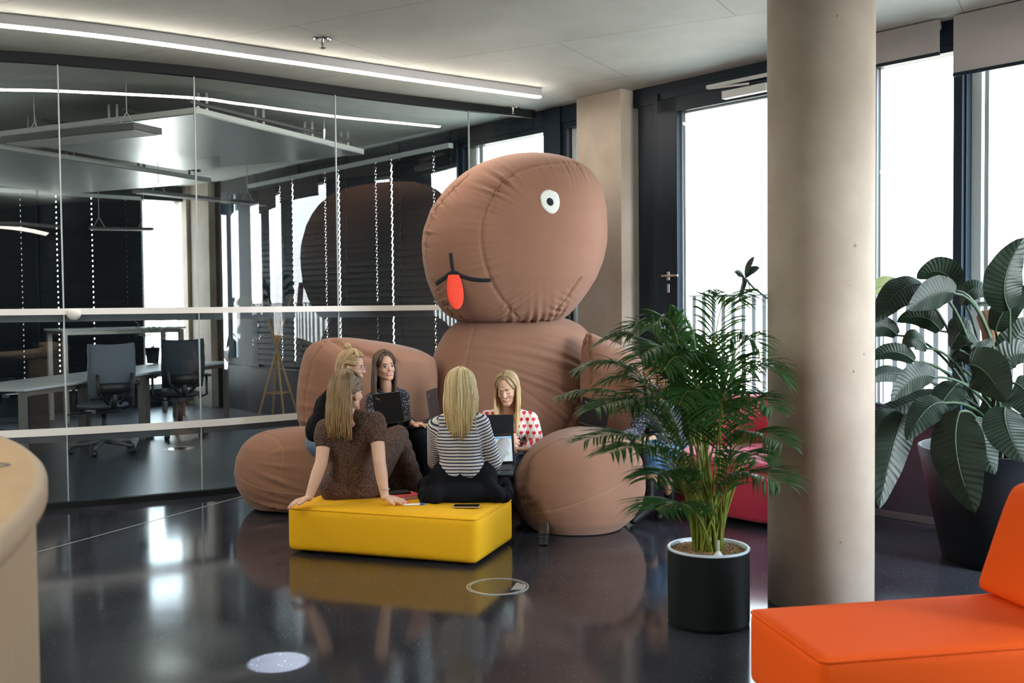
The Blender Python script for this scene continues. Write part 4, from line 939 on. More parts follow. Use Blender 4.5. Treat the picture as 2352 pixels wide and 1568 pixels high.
# big leafed plant right
BP = at(2330, 1000, 5.55); BP.z = 0
e = empty('big_leaf_plant', BP, 'large dark green broad leaved plant in a tall tapered black planter behind the orange seat', 'plant')
bl_, tl_ = at(2175, 1320, 5.55), at(2122, 1030, 5.55)
rb, rt_ = BP.x - bl_.x, BP.x - tl_.x; zt = tl_.z
MB().lathe([(rb - .01, .0), (rb, .01), (rt_, zt), (rt_ - .012, zt + .006), (rt_ - .03, zt - .004), (rt_ - .045, zt - .15)], BP, 72).build('planter', 'pot_big', e, smooth=True)
MB().lathe([(rt_ - .05, zt - .09), (0, zt - .07)], BP, 40).build('soil', 'soil', e)
shp = lambda s: (math.sin(math.pi * min(1, s * .93 + .07)) ** .62) * (1.0 - .25 * s)
leaves = [ # base, mid(bend), tip, width m, depth b/m/t, under?
 ((2318, 712), (2300, 640), (2352, 545), .20, 5.3, 0), ((2196, 668), (2165, 615), (2105, 640), .17, 5.5, 0), ((2120, 652), (2065, 660), (2008, 742), .17, 5.3, 0),
 ((2194, 674), (2150, 668), (2086, 712), .17, 5.2, 0), ((2085, 668), (2040, 650), (1995, 672), .12, 5.6, 1), ((2186, 800), (2215, 742), (2252, 800), .18, 5.5, 0),
 ((2228, 838), (2265, 850), (2312, 925), .23, 5.05, 0), ((2147, 866), (2100, 860), (2046, 922), .14, 5.15, 0), ((2172, 925), (2130, 930), (2082, 1012), .16, 5.1, 0),
 ((2078, 952), (2050, 1020), (2020, 1168), .19, 5.15, 0), ((2204, 945), (2190, 1040), (2240, 1178), .26, 4.98, 0), ((2308, 936), (2310, 985), (2352, 1062), .21, 5.0, 0),
 ((2240, 822), (2258, 800), (2284, 778), .08, 5.3, 0), ((2286, 760), (2310, 700), (2375, 650), .15, 5.5, 0), ((2270, 870), (2330, 800), (2380, 830), .16, 5.4, 0),
 ((2100, 830), (2050, 800), (1990, 830), .10, 5.5, 0), ((2090, 870), (2040, 850), (1985, 880), .10, 5.6, 0), ((2160, 760), (2120, 720), (2060, 740), .13, 5.7, 0),
 ((2150, 900), (2080, 930), (1990, 960), .12, 5.5, 0), ((2240, 960), (2250, 1010), (2285, 1090), .18, 5.2, 0), ((2200, 880), (2180, 900), (2140, 960), .16, 5.3, 0),
 ((2330, 880), (2360, 900), (2400, 980), .2, 5.2, 0), ((2290, 900), (2280, 960), (2255, 1010), .16, 5.4, 0), ((2060, 770), (2020, 740), (1985, 790), .12, 5.75, 0), ((2080, 960), (2040, 950), (1995, 1010), .12, 5.4, 0),
 ((2210, 700), (2240, 650), (2290, 690), .12, 5.7, 0), ((2130, 800), (2100, 770), (2070, 800), .12, 5.5, 0), ((2180, 840), (2200, 790), (2245, 850), .13, 5.6, 0), ((2300, 830), (2340, 760), (2390, 740), .16, 5.5, 0)]
for i, (b_, m_, t_, wd, Y, und) in enumerate(leaves):
    B0, Mi, T0 = at(*b_, Y), at(*m_, Y - .04), at(*t_, Y - .12 if t_[1] > b_[1] else Y)
    at_ = []; m = MB(); sp_ = bez(B0, Mi + (Mi - B0.lerp(T0, .5)) * .5, T0, 22); t = (T0 - B0).normalized()
    side = t.cross((EYE - B0).normalized()) if True else None
    side = side.normalized() + Vector((0, .35 * (-1) ** i, 0))
    leafblade(m, sp_, wd * 1.12, side, fold=.22, wave=.03, attr=at_, shape=shp, nw=6, veins=17)
    lf = m.build('leaf', 'big_leaf_under' if und else 'big_leaf', e, smooth=True, attrs={'vein': at_})
    root = BP + Vector((random.uniform(-.12, .12), random.uniform(-.12, .12), zt - .08)); root.x += (B0.x - BP.x) * .15
    md = root.lerp(B0, .6); md.z = max(md.z, B0.z - .02) if B0.z > root.z + .1 else B0.z + .08; md = md.lerp(root, .3); md.z = max(md.z, B0.z)
    MB().tube(bez(root, md, B0, 12) + sp_[1:18], [.011 - .0004 * k for k in range(12)] + [.0042 - .0002 * k for k in range(17)], 7).build('petiole', 'petiole', lf, smooth=True)
# cut trunk plant beside it
tq = at(2278, 760, 5.75); tb_ = Vector((tq.x + .02, tq.y, zt - .1))
e = empty('yucca_trunk', (tq.x, tq.y, zt - .1), 'pale brown sawn plant trunk rising among the broad leaves at the right', 'plant')
MB().tube([tb_, at(2280, 800, 5.75), at(2278, 760, 5.75), at(2270, 722, 5.75), at(2268, 712, 5.75)], [.055, .05, .055, .065, .04], 14).tube([at(2285, 770, 5.75), at(2290, 720, 5.75), at(2284, 682, 5.75)], [.035, .026, .02], 10).build('trunk', 'trunk', e, smooth=True)
for i, (px, py) in enumerate(((2252, 655), (2245, 700))):
    m = MB(); at_ = []; b0 = at(2284, 684 + i * 20, 5.75); leafblade(m, bez(b0, at((px + 2284) / 2, py - 10, 5.75), at(px - 12, py + 4, 5.75), 10), .03, Vector((0, .5, 1)), attr=at_, nw=2); m.build('shoot_leaf', 'big_leaf', e, smooth=True, attrs={'vein': at_})
# plant on the terrace seen through the door
tp_ = F(2.35, 1.2, .5)
e = empty('terrace_plant', tp_, 'faint pale leaved plant standing outside on the terrace behind the palm', 'plant')
MB().lathe([(.13, 0), (.17, .35), (.15, .35), (.14, .3), (0, .3)], tp_, 32).build('pot', 'rail', e, smooth=True)
T = at(1712, 640, tp_.y); MB().tube(bez(tp_ + Vector((0, 0, .3)), T + Vector((.2, 0, -.3)), T, 10), .008, 6).build('stem', 'petiole', e)
for i, (px, py) in enumerate(((1692, 628), (1728, 600), (1738, 620), (1700, 680), (1722, 672), (1706, 655))):
    m = MB(); at_ = []; q = at(px, py, tp_.y); leafblade(m, bez(T, T.lerp(q, .5) + Vector((0, 0, .04)), q + (q - T) * .3, 8), .07, Vector((0, .6, .8)), attr=at_, nw=2); m.build('leaf', 'big_leaf', e, smooth=True, attrs={'vein': at_})

# ============================================================ OFFICE BEHIND THE GLASS
def desk(c, ang, L, W, z, label, legs=True):
    e = empty('office_desk', (c[0], c[1], 0), label, 'desk', 'white desks in the office'); u = Vector((math.cos(ang), math.sin(ang), 0)); v = Vector((-u.y, u.x, 0)); c = Vector((c[0], c[1], 0))
    MB().box((c.x, c.y, z - .0125), (L, W, .025), ang).build('desktop', 'desk_white', e, bevel=.003)
    m = MB().box((c.x, c.y, z - .05), (L - .12, .04, .04), ang).box(tuple(c + v * (W / 2 - .06) + Vector((0, 0, z - .05))), (L - .1, .04, .05), ang).box(tuple(c - v * (W / 2 - .06) + Vector((0, 0, z - .05))), (L - .1, .04, .05), ang)
    m.build('desk_frame', 'desk_leg', e)
    for a in (-1, 1):
        for b in (-1, 1): p = c + u * a * (L / 2 - .05) + v * b * (W / 2 - .05); MB().box((p.x, p.y, (z - .03) / 2), (.055, .055, z - .03), ang).build('leg', 'desk_leg', e)
    return e
da = math.atan2(1.9, .47)
qa, qb = onz(55, 893, .73), onz(530, 829, .73); qd = (qb - qa); qd.z = 0; ql = qd.length; qd.normalize(); qn = Vector((-qd.y, qd.x, 0)); da = math.atan2(qd.y, qd.x)
for k, lab in ((.25, 'white office desk nearest the glass partition'), (.75, 'white office desk behind the nearest one, ending before the corner pier')):
    q = qa + qd * ql * k + qn * .4; desk((q.x, q.y), da, ql / 2 - .01, .8, .73, lab)
desk((-6.8, 11.7), da, 1.6, .8, .73, 'white office desk at the left picture edge')
desk((-5.2, 13.45), math.atan2(LU.y, LU.x), 1.6, .7, 1.18, 'raised white standing desk before the venetian blinds')
def office_chair(c, rz, mesh, label):
    e = empty('office_chair', (c[0], c[1], 0), label, 'chair', 'swivel chairs in the office'); e.rotation_euler.z = rz
    def T(m, name, material, sm=True, bev=0):
        V = np.concatenate(m.V); R = np.array(Matrix.Rotation(rz, 3, 'Z')); V = V @ R.T + np.array((c[0], c[1], 0)); m.V = [V]; return m.build(name, material, e, smooth=sm, bevel=bev)
    def sheet(rows, th):
        m = MB(); V = []; n = len(rows[0])
        for sgn in (0, 1):
            for r in rows:
                for p in r: V.append((p[0], p[1] + sgn * th, p[2]))
        R0 = len(rows); N0 = R0 * n; Fq = []
        for i in range(R0 - 1):
            for j in range(n - 1): Fq += [[i * n + j, i * n + j + 1, (i + 1) * n + j + 1, (i + 1) * n + j], [N0 + i * n + j, N0 + (i + 1) * n + j, N0 + (i + 1) * n + j + 1, N0 + i * n + j + 1]]
        b = [i * n for i in range(R0)] + [(R0 - 1) * n + j for j in range(1, n)] + [i * n + n - 1 for i in range(R0 - 2, -1, -1)] + [j for j in range(n - 2, 0, -1)]
        Fq += [[b[i], b[(i + 1) % len(b)], N0 + b[(i + 1) % len(b)], N0 + b[i]] for i in range(len(b))]
        return m.add(V, Fq)
    rows = []
    for k in range(9):
        z = .56 + .52 * k / 8; wd = .21 + .02 * math.sin(k / 8 * 3.1) + (.01 if k > 6 else 0); y0 = -.22 - .03 * math.sin(k / 8 * 3.1) - .05 * k / 8
        rows.append([(x * wd, y0 - .05 * (1 - x * x) + .02, z + (.012 * x * x if k == 8 else 0)) for x in np.linspace(-1, 1, 9)])
    T(sheet(rows, .03), 'backrest', mesh)
    m = MB().tube([(-.05, -.28, .50), (-.16, -.31, .62), (-.17, -.32, .80)], .016).tube([(.05, -.28, .50), (.16, -.31, .62), (.17, -.32, .80)], .016).box((0, -.31, .66), (.3, .02, .10)).tube([(0, -.27, .46), (0, -.30, .6)], .03); T(m, 'back_frame', 'black_plastic')
    m = MB().ell((0, .02, .475), (.245, .24, .045), seg=28, rings=10); T(m, 'seat', mesh)
    T(MB().box((0, 0, .425), (.24, .26, .05)).tube([(-.1, 0, .41), (-.34, .05, .40)], .008), 'mechanism', 'black_plastic', False, .01)
    for s in (-1, 1): T(MB().tube([(s * .2, -.02, .43), (s * .29, -.02, .46), (s * .29, -.02, .66)], .015).box((s * .29, .02, .675), (.075, .24, .025)), 'armrest', 'black_plastic')
    T(MB().tube([(0, 0, .11), (0, 0, .42)], .025), 'gas_column', 'black_plastic')
    for k in range(5):
        a = k * 2 * math.pi / 5 + .3; ca, sa = math.cos(a), math.sin(a)
        T(MB().tube([(ca * .03, sa * .03, .12), (ca * .31, sa * .31, .075)], [.028, .016]), 'base_arm', 'grey_plastic')
        T(MB().tube([(ca * .31 - sa * .018, sa * .31 + ca * .018, .031), (ca * .31 + sa * .018, sa * .31 - ca * .018, .031)], .031, 14).tube([(ca * .31, sa * .31, .05), (ca * .31, sa * .31, .08)], .01), 'castor', 'black_plastic')
    return e
office_chair((-3.70, 11.35), R_(28), 'chair_dark', 'dark swivel chair standing right of the desks before the white window')
office_chair((-4.05, 10.1), R_(42), 'chair_fabric', 'grey backed swivel chair at the near desk, behind the second glass joint')
office_chair((-5.75, 11.1), R_(-25), 'chair_fabric', 'grey swivel chair beyond the near desk by the left picture edge')
# plant stand
ps = at(638, 900, 12.75); ps.z = 0
e = empty('plant_stand', ps, 'crossed bamboo tripod plant stand holding a leafy plant behind the glass', 'plant stand')
m = MB()
for k in range(4):
    a = k * math.pi / 2 + .5; b0 = ps + Vector((.27 * math.cos(a), .27 * math.sin(a), 0)); t0 = ps + Vector((-.22 * math.cos(a), -.22 * math.sin(a), 1.66)); MB().tube([b0, t0], .013, 8).build('leg', 'bamboo', e)
for z, r in ((.36, .16), (1.42, .15)):
    MB().tube([ps + Vector((r * math.cos(a), r * math.sin(a), z)) for a in np.linspace(.5, .5 + 2 * math.pi, 5)], .01, 6).build('brace', 'bamboo', e)
pp = empty('potted_plant', ps + Vector((0, 0, 1.43)), 'leafy plant in a dark pot on the bamboo stand', 'plant')
MB().lathe([(.08, 0), (.12, .18), (.105, .18), (.1, .15), (0, .15)], ps + Vector((0, 0, 1.43)), 28).build('pot', 'pot_black', pp, smooth=True)
rs = random.Random(3)
for k in range(16):
    a = rs.uniform(0, 6.28); b0 = ps + Vector((0, 0, 1.58)); q = b0 + Vector((math.cos(a) * rs.uniform(.15, .33), math.sin(a) * .2, rs.uniform(-.15, .28))); at_ = []; m = MB()
    leafblade(m, bez(b0.lerp(q, .35), b0.lerp(q, .7) + Vector((0, 0, .12)), q, 8), .09, Vector((0, .7, .7)), attr=at_, nw=2); m.tube(bez(b0, b0.lerp(q, .2) + Vector((0, 0, .06)), b0.lerp(q, .35), 4), .004, 5); at_ += [0] * 20
    m.build('leaf', 'big_leaf', pp, smooth=True, attrs={'vein': at_})
# small palm and screen on the far desk
fp = at(350, 790, 13.0); e = empty('potted_plant', (fp.x, fp.y, .73), 'small dark palm in a black pot on the far office desk', 'plant')
MB().lathe([(.07, 0), (.09, .2), (.08, .2), (0, .17)], (fp.x, fp.y, .73), 24).build('pot', 'pot_black', e, smooth=True)
for k in range(9): a = k * .7; b0 = Vector((fp.x, fp.y, .9)); q = b0 + Vector((.28 * math.cos(a), .2 * math.sin(a), .18 + .12 * (k % 3))); frond(e, b0, b0.lerp(q, .5) + Vector((0, 0, .16)), q, L=.1, n=9, seed=k, r=.003)
#PART3
# ============================================================ PEOPLE
def remesh(parts, voxel=.005, it=2, sm=.5):
    """parts: closed primitives as (V,F); returns one continuous smooth surface"""
    m = MB()
    for V, Fc in parts: m.add(V, Fc)
    V = np.concatenate(m.V); me = bpy.data.meshes.new('t'); me.from_pydata(V.tolist(), [], m.F); me.update()
    bm = bmesh.new(); bm.from_mesh(me); bmesh.ops.recalc_face_normals(bm, faces=bm.faces); bm.to_mesh(me); bm.free()
    o = bpy.data.objects.new('t', me); col.objects.link(o)
    r = o.modifiers.new('r', 'REMESH'); r.mode = 'VOXEL'; r.voxel_size = voxel
    s = o.modifiers.new('s', 'SMOOTH'); s.factor = sm; s.iterations = it
    dg = bpy.context.evaluated_depsgraph_get(); ev = o.evaluated_get(dg); em = ev.to_mesh()
    n = len(em.vertices); co = np.zeros(n * 3); em.vertices.foreach_get('co', co); F2 = [list(p.vertices) for p in em.polygons]
    ev.to_mesh_clear(); bpy.data.objects.remove(o); bpy.data.meshes.remove(me)
    return co.reshape(-1, 3), F2
_sph = None
def cap(p0, r0, p1, r1, seg=14, rings=5):
    """a tapered limb segment with round ends; r may be (rx, ry) pairs with an 'up' to flatten"""
    p0, p1 = Vector(p0), Vector(p1); t = p1 - p0; L = t.length
    if L < 1e-5: t = Vector((0, 0, 1)); L = 1e-5
    t = t / L; a = t.orthogonal().normalized(); b = t.cross(a); V = []; rows = []
    for i in range(rings): th = math.pi / 2 * (i / rings); rows.append((-math.cos(th) * r0, math.sin(th) * r0 + 1e-4))
    rows.append((0, r0)); rows.append((L, r1))
    for i in range(rings - 1, -1, -1): th = math.pi / 2 * (i / rings); rows.append((L + math.cos(th) * r1, math.sin(th) * r1 + 1e-4))
    for d, r in rows:
        for k in range(seg): an = 2 * math.pi * k / seg; V.append(tuple(p0 + t * d + (a * math.cos(an) + b * math.sin(an)) * r))
    n = len(rows); Fq = [[i * seg + k, i * seg + (k + 1) % seg, (i + 1) * seg + (k + 1) % seg, (i + 1) * seg + k] for i in range(n - 1) for k in range(seg)] + [list(range(seg))[::-1], list(range((n - 1) * seg, n * seg))]
    return np.array(V), Fq
def ellp(c, rad, X=None, Y=None, Z=None):
    m = MB(); rot = None
    if X is not None: rot = Matrix((X, Y, Z)).transposed()
    m.ell(c, rad, rot, 20, 14); return m.V[0], m.F
def frame(fwd, up=(0, 0, 1)):
    f = Vector(fwd).normalized(); u = Vector(up); x = f.cross(u).normalized(); u = x.cross(f).normalized(); return x, f, u
class Head:
    def __init__(s, c, fwd, up=(0, 0, 1), k=1.0): s.c = Vector(c); s.x, s.f, s.u = frame(fwd, up); s.k = k
    def p(s, x, y, z): return s.c + (s.x * x + s.f * y + s.u * z) * s.k
    def e(s, c, r): return ellp(s.p(*c), [q * s.k for q in r], s.x, s.f, s.u)
    def parts(s, smile=0):
        k = s.k; P = [s.e((0, -.012, .030), (.074, .092, .088)), s.e((0, .022, -.016), (.064, .066, .076)), s.e((0, .028, -.058), (.052, .053, .044)), cap(s.p(-.012, .070, -.093), .017 * k, s.p(.012, .070, -.093), .017 * k),
                      cap(s.p(0, .080, .012), .009 * k, s.p(0, .097, -.020), .011 * k), s.e((0, .096, -.026), (.014, .012, .009)),
                      cap(s.p(-.028, .074, .026), .010 * k, s.p(.028, .074, .026), .010 * k)]
        for q in (-1, 1):
            P += [s.e((q * .034, .058, -.026), (.024, .024, .022)), s.e((q * .074, -.008, -.006), (.009, .018, .030)), cap(s.p(q * .050, .0, -.055), .024 * k, s.p(q * .02, .055, -.085), .020 * k)]
        P += [s.e((0, .083, -.056), (.024, .010, .013))]
        return P
    def features(s, parent, hair, lids=False, teeth=False, brow=(.1, .05, .03), glasses=False, earring=None):
        for q in (-1, 1):
            if lids:
                m = MB(); m.tube([s.p(q * (.018 + .006 * i), .0855 - .0035 * abs(i - 2) - (.002 * i), -.002 - .002 * math.sin(i / 4 * 3.14)) for i in range(5)], [.0012, .002, .0022, .002, .0012], 6); m.build('eyelash', 'eye_dark', parent, smooth=True)
            else:
                m = MB(); rot = Matrix((s.x, s.f, s.u)).transposed(); m.ell(s.p(q * .031, .0735, .004), (.0135, .012, .0062), rot, 14, 10); m.build('eye', 'eye_white', parent, smooth=True)
                m = MB(); m.ell(s.p(q * .031 + .002, .0835, .004), (.0062, .0035, .0060), rot, 12, 8); m.build('iris', 'eye_dark', parent, smooth=True)
                MB().tube([s.p(q * (.017 + .0075 * i), .0845 - .0045 * abs(i - 1.7) * .8, .0095 + .003 * math.sin(i / 4 * 3.14)) for i in range(5)], [.001, .0022, .0026, .0024, .001], 6).build('eyelid', 'eye_dark', parent, smooth=True)
            MB().tube([s.p(q * (.014 + .0085 * i), .0865 - .0038 * max(0, i - 1), .026 + .005 * math.sin(i / 4 * 3.0)) for i in range(5)], [.002, .0032, .0032, .0026, .0012], 6).build('eyebrow', hair, parent, smooth=True)
            if earring: MB().ell(s.p(q * .078, -.002, -.045), (.007, .007, .014)).build('earring', earring, parent, smooth=True)
        w_ = .026 if teeth else .021
        if teeth: MB().box(tuple(s.p(0, .0885, -.0575)), (.036 * s.k, .006, .007), rot=Matrix((s.x, s.f, s.u)).transposed()).build('teeth', 'teeth', parent, bevel=.002)
        d = .0045 if teeth else .0018
        MB().tube([s.p(x * w_, .0925 - .012 * x * x, -.0575 + d + .004 * (x * x)) for x in np.linspace(-1, 1, 7)], [.001, .003, .0036, .0032, .0036, .003, .001], 6).build('upper_lip', 'lip', parent, smooth=True)
        MB().tube([s.p(x * w_, .0915 - .012 * x * x, -.0585 - d - .002 + .006 * x * x) for x in np.linspace(-1, 1, 7)], [.001, .0034, .0042, .0044, .0042, .0034, .001], 6).build('lower_lip', 'lip', parent, smooth=True)
        if glasses:
            m = MB()
            for q in (-1, 1): m.tube([s.p(q * .034 + .024 * math.cos(a), .100 - .003 * abs(q * math.cos(a)), .0 + .019 * math.sin(a)) for a in np.linspace(0, 2 * math.pi, 15)], .0011, 6).tube([s.p(q * .058, .098, .006), s.p(q * .074, .04, .006), s.p(q * .078, -.01, .0)], .0012, 6)
            m.tube([s.p(-.011, .1, .004), s.p(.011, .1, .004)], .0015, 6); m.build('glasses', 'phone_gold', parent, smooth=True)
def hand(wr, d, n, side_sign, curl=.25, k=.92, spread=.10, thumb=.6):
    """palm, four jointed fingers of different length and a thumb leaving the side of the palm"""
    d = Vector(d).normalized(); n = Vector(n); n = (n - d * n.dot(d)).normalized(); s = d.cross(n).normalized() * side_sign; wr = Vector(wr); P = []; tips = []
    for q in (-1, -.33, .33, 1): P.append(cap(wr + s * q * .016 * k, .014 * k, wr + d * .078 * k + s * q * .029 * k, .0115 * k))
    for i, (L, off) in enumerate(((.072, 1.0), (.080, .34), (.075, -.34), (.058, -1.0))):
        b0 = wr + d * (.078 - .006 * abs(off)) * k + s * off * .031 * k; dd = (d + s * off * spread).normalized(); p = b0; r = .0085 * k
        for j, f in enumerate((.45, .31, .24)):
            dd = (dd * math.cos(curl * (1 + .3 * j)) + n * math.sin(curl * (1 + .3 * j))).normalized(); q = p + dd * L * f * k; P.append(cap(p, r, q, r * .92, 10, 3)); p = q; r *= .92
        tips.append((p, dd, n))
    b0 = wr + d * .025 * k + s * .022 * k; d1 = (d * .75 + s * thumb + n * .25).normalized(); p1 = b0 + d1 * .042 * k; d2 = (d * .95 + s * thumb * .45 + n * .2).normalized(); p2 = p1 + d2 * .030 * k
    P += [cap(b0, .0135 * k, p1, .0105 * k), cap(p1, .0105 * k, p2, .009 * k)]
    return P, tips
def limb(a, ra, b, rb, mid=None, c=None): return [cap(a, ra, b, rb)]
def hair_mesh(H, parent, material, length, n=300, phi_min=62, r=.0042, seed=1, vol=1.0, wave=.004, front=54, sweep=0, floor_=None, name='hair', taper=1.0, inward=.15, ombre=False, cap_=True, jitter=.35, side_len=1.0):
    rs = np.random.default_rng(seed); m = MB(); att = []
    A, B, C = .084 * vol, .103 * vol, .106 * vol; zc = .028
    def sk(th, ph, e=0):  # th from crown, ph from front
        return H.p(math.sin(th) * math.sin(ph) * (A + e), -.012 + math.sin(th) * math.cos(ph) * (B + e), zc + math.cos(th) * (C + e))
    if cap_:
        V = []; Fq = []; nt, nphi = 12, 40
        for sh_ in (0, 1):
            for i in range(nt + 1):
                for j in range(nphi):
                    ph = 2 * math.pi * j / nphi; pa = abs(math.degrees(math.atan2(math.sin(ph), math.cos(ph)))); lim = front + (102 - front) * min(1, max(0, (pa - (22 if 0 < sweep < 90 else 42)) / 34)) 
                    V.append(tuple(sk(R_(lim) * i / nt, ph, -.004 - sh_ * .012)))
        N0 = (nt + 1) * nphi
        for i in range(nt):
            for j in range(nphi): a, b = i * nphi + j, i * nphi + (j + 1) % nphi; Fq += [[a, b, b + nphi, a + nphi], [N0 + a, N0 + a + nphi, N0 + b + nphi, N0 + b]]
        for j in range(nphi): a, b = nt * nphi + j, nt * nphi + (j + 1) % nphi; Fq.append([a, b, N0 + b, N0 + a])
        m.add(V, Fq); att += [.26] * len(V)
    if sweep > 90:
        for i in range(n // 3):
            ph = R_(rs.uniform(-62, 62)); e_1 = rs.uniform(-.002, .005); pb = math.copysign(R_(180) - abs(ph) * rs.uniform(.45, .8), ph)
            pts = [sk(R_(57 * (1 - q / 6)), ph, e_1) for q in range(6)] + [sk(R_(90 * q / 6), pb, e_1) for q in range(1, 7)]; p = pts[-1]; L = length * rs.uniform(.6, 1)
            pts += [Vector((p.x, p.y, p.z - L * q / 6)) + Vector((1, .5, 0)) * wave * math.sin(q * 1.1 + i) for q in range(1, 7)]
            v0 = m.n; m.tube(pts, [r * (1 if q < 12 else 1 - .14 * (q - 12)) for q in range(len(pts))], 5); nv = m.n - v0; b_0 = float(np.clip(rs.normal(.5, .28), 0, 1)); att += list(np.clip(b_0 * .5 + np.linspace(-.15, .85, nv), 0, 1)) if ombre else [b_0] * nv
        for i in range(n // 2):
            sd = 1 if i % 2 else -1; ph0 = R_(rs.uniform(40, 100)); t0_ = R_(rs.uniform(45, 96)); e_1 = rs.uniform(-.002, .004); t1_ = R_(rs.uniform(75, 100)); p1_ = max(ph0 + .3, R_(rs.uniform(118, 165)))
            pts = [sk(t0_ + (t1_ - t0_) * q / 7, (ph0 + (p1_ - ph0) * q / 7) * sd, e_1) for q in range(8)]; p = pts[-1]; L = length * rs.uniform(.5, 1)
            pts += [Vector((p.x, p.y, p.z - L * q / 6)) + Vector((1, .5, 0)) * wave * math.sin(q * 1.1 + i) for q in range(1, 7)]
            v0 = m.n; m.tube(pts, [r * (.5 if q == 0 else 1 if q < 9 else 1 - .16 * (q - 9)) for q in range(len(pts))], 5); nv = m.n - v0; b_0 = float(np.clip(rs.normal(.5, .28), 0, 1)); att += list(np.clip(b_0 * .5 + np.linspace(-.15, .85, nv), 0, 1)) if ombre else [b_0] * nv
    for i in range(n):
        sd = 1 if i % 2 else -1; u = (i // 2 + rs.uniform(0, 1)) / (n / 2); pd = phi_min + (180 - phi_min) * u; ph = R_(pd) * sd
        e = rs.uniform(-.004, .005); y0 = .075 * math.cos(R_(min(180, pd * 1.0)));  pts = []
        th_end = R_(92 + rs.uniform(-6, 6)); part = H.p(sd * .003, y0 * .85, zc + C * math.sqrt(max(.05, 1 - (y0 / B) ** 2)) + e)
        k0 = 8
        for q in range(k0 + 1):
            f = q / k0; s_ = sk(max(.12, th_end * f), (ph + max(0, R_(sweep) - abs(ph)) * sd * f ** .8) if sweep else ph, e); pts.append(part.lerp(s_, min(1, f * 2.2)))
        L = (length * (1 - jitter * rs.random() ** 2.0)) * (side_len + (1 - side_len) * u); p = pts[-1]; out_ = (p - H.p(0, -.012, zc)); out_.z = 0; out_ = out_.normalized() if out_.length > 1e-4 else Vector((0, 0, 0))
        wx, wp_ = rs.uniform(0, 6.28), rs.uniform(20, 34); m_ = 9
        for q in range(1, m_ + 1):
            f = q / m_; s_ = L * f; off = out_ * (.010 * math.sin(min(1, f * 2) * 1.57) - inward * s_ * f * .5) ; wv = Vector((math.cos(wx), math.sin(wx), 0)) * wave * math.sin(s_ * wp_ + wx)
            pts.append(Vector((p.x, p.y, p.z - s_)) + off + wv)
        rr_ = [r * rs.uniform(.75, 1.15) * (1 if q < len(pts) * .7 else 1 - .85 * taper * (q - len(pts) * .7) / (len(pts) * .3)) for q in range(len(pts))]
        v0 = m.n; m.tube(pts, rr_, 5, cap=True); nv = m.n - v0; b_0 = float(np.clip(rs.normal(.5, .28), 0, 1)); att += list(np.clip(b_0 * .5 + np.linspace(-.15, .85, nv), 0, 1)) if ombre else [b_0] * nv
    return m.build(name, material, parent, smooth=True, attrs={'hr': att})
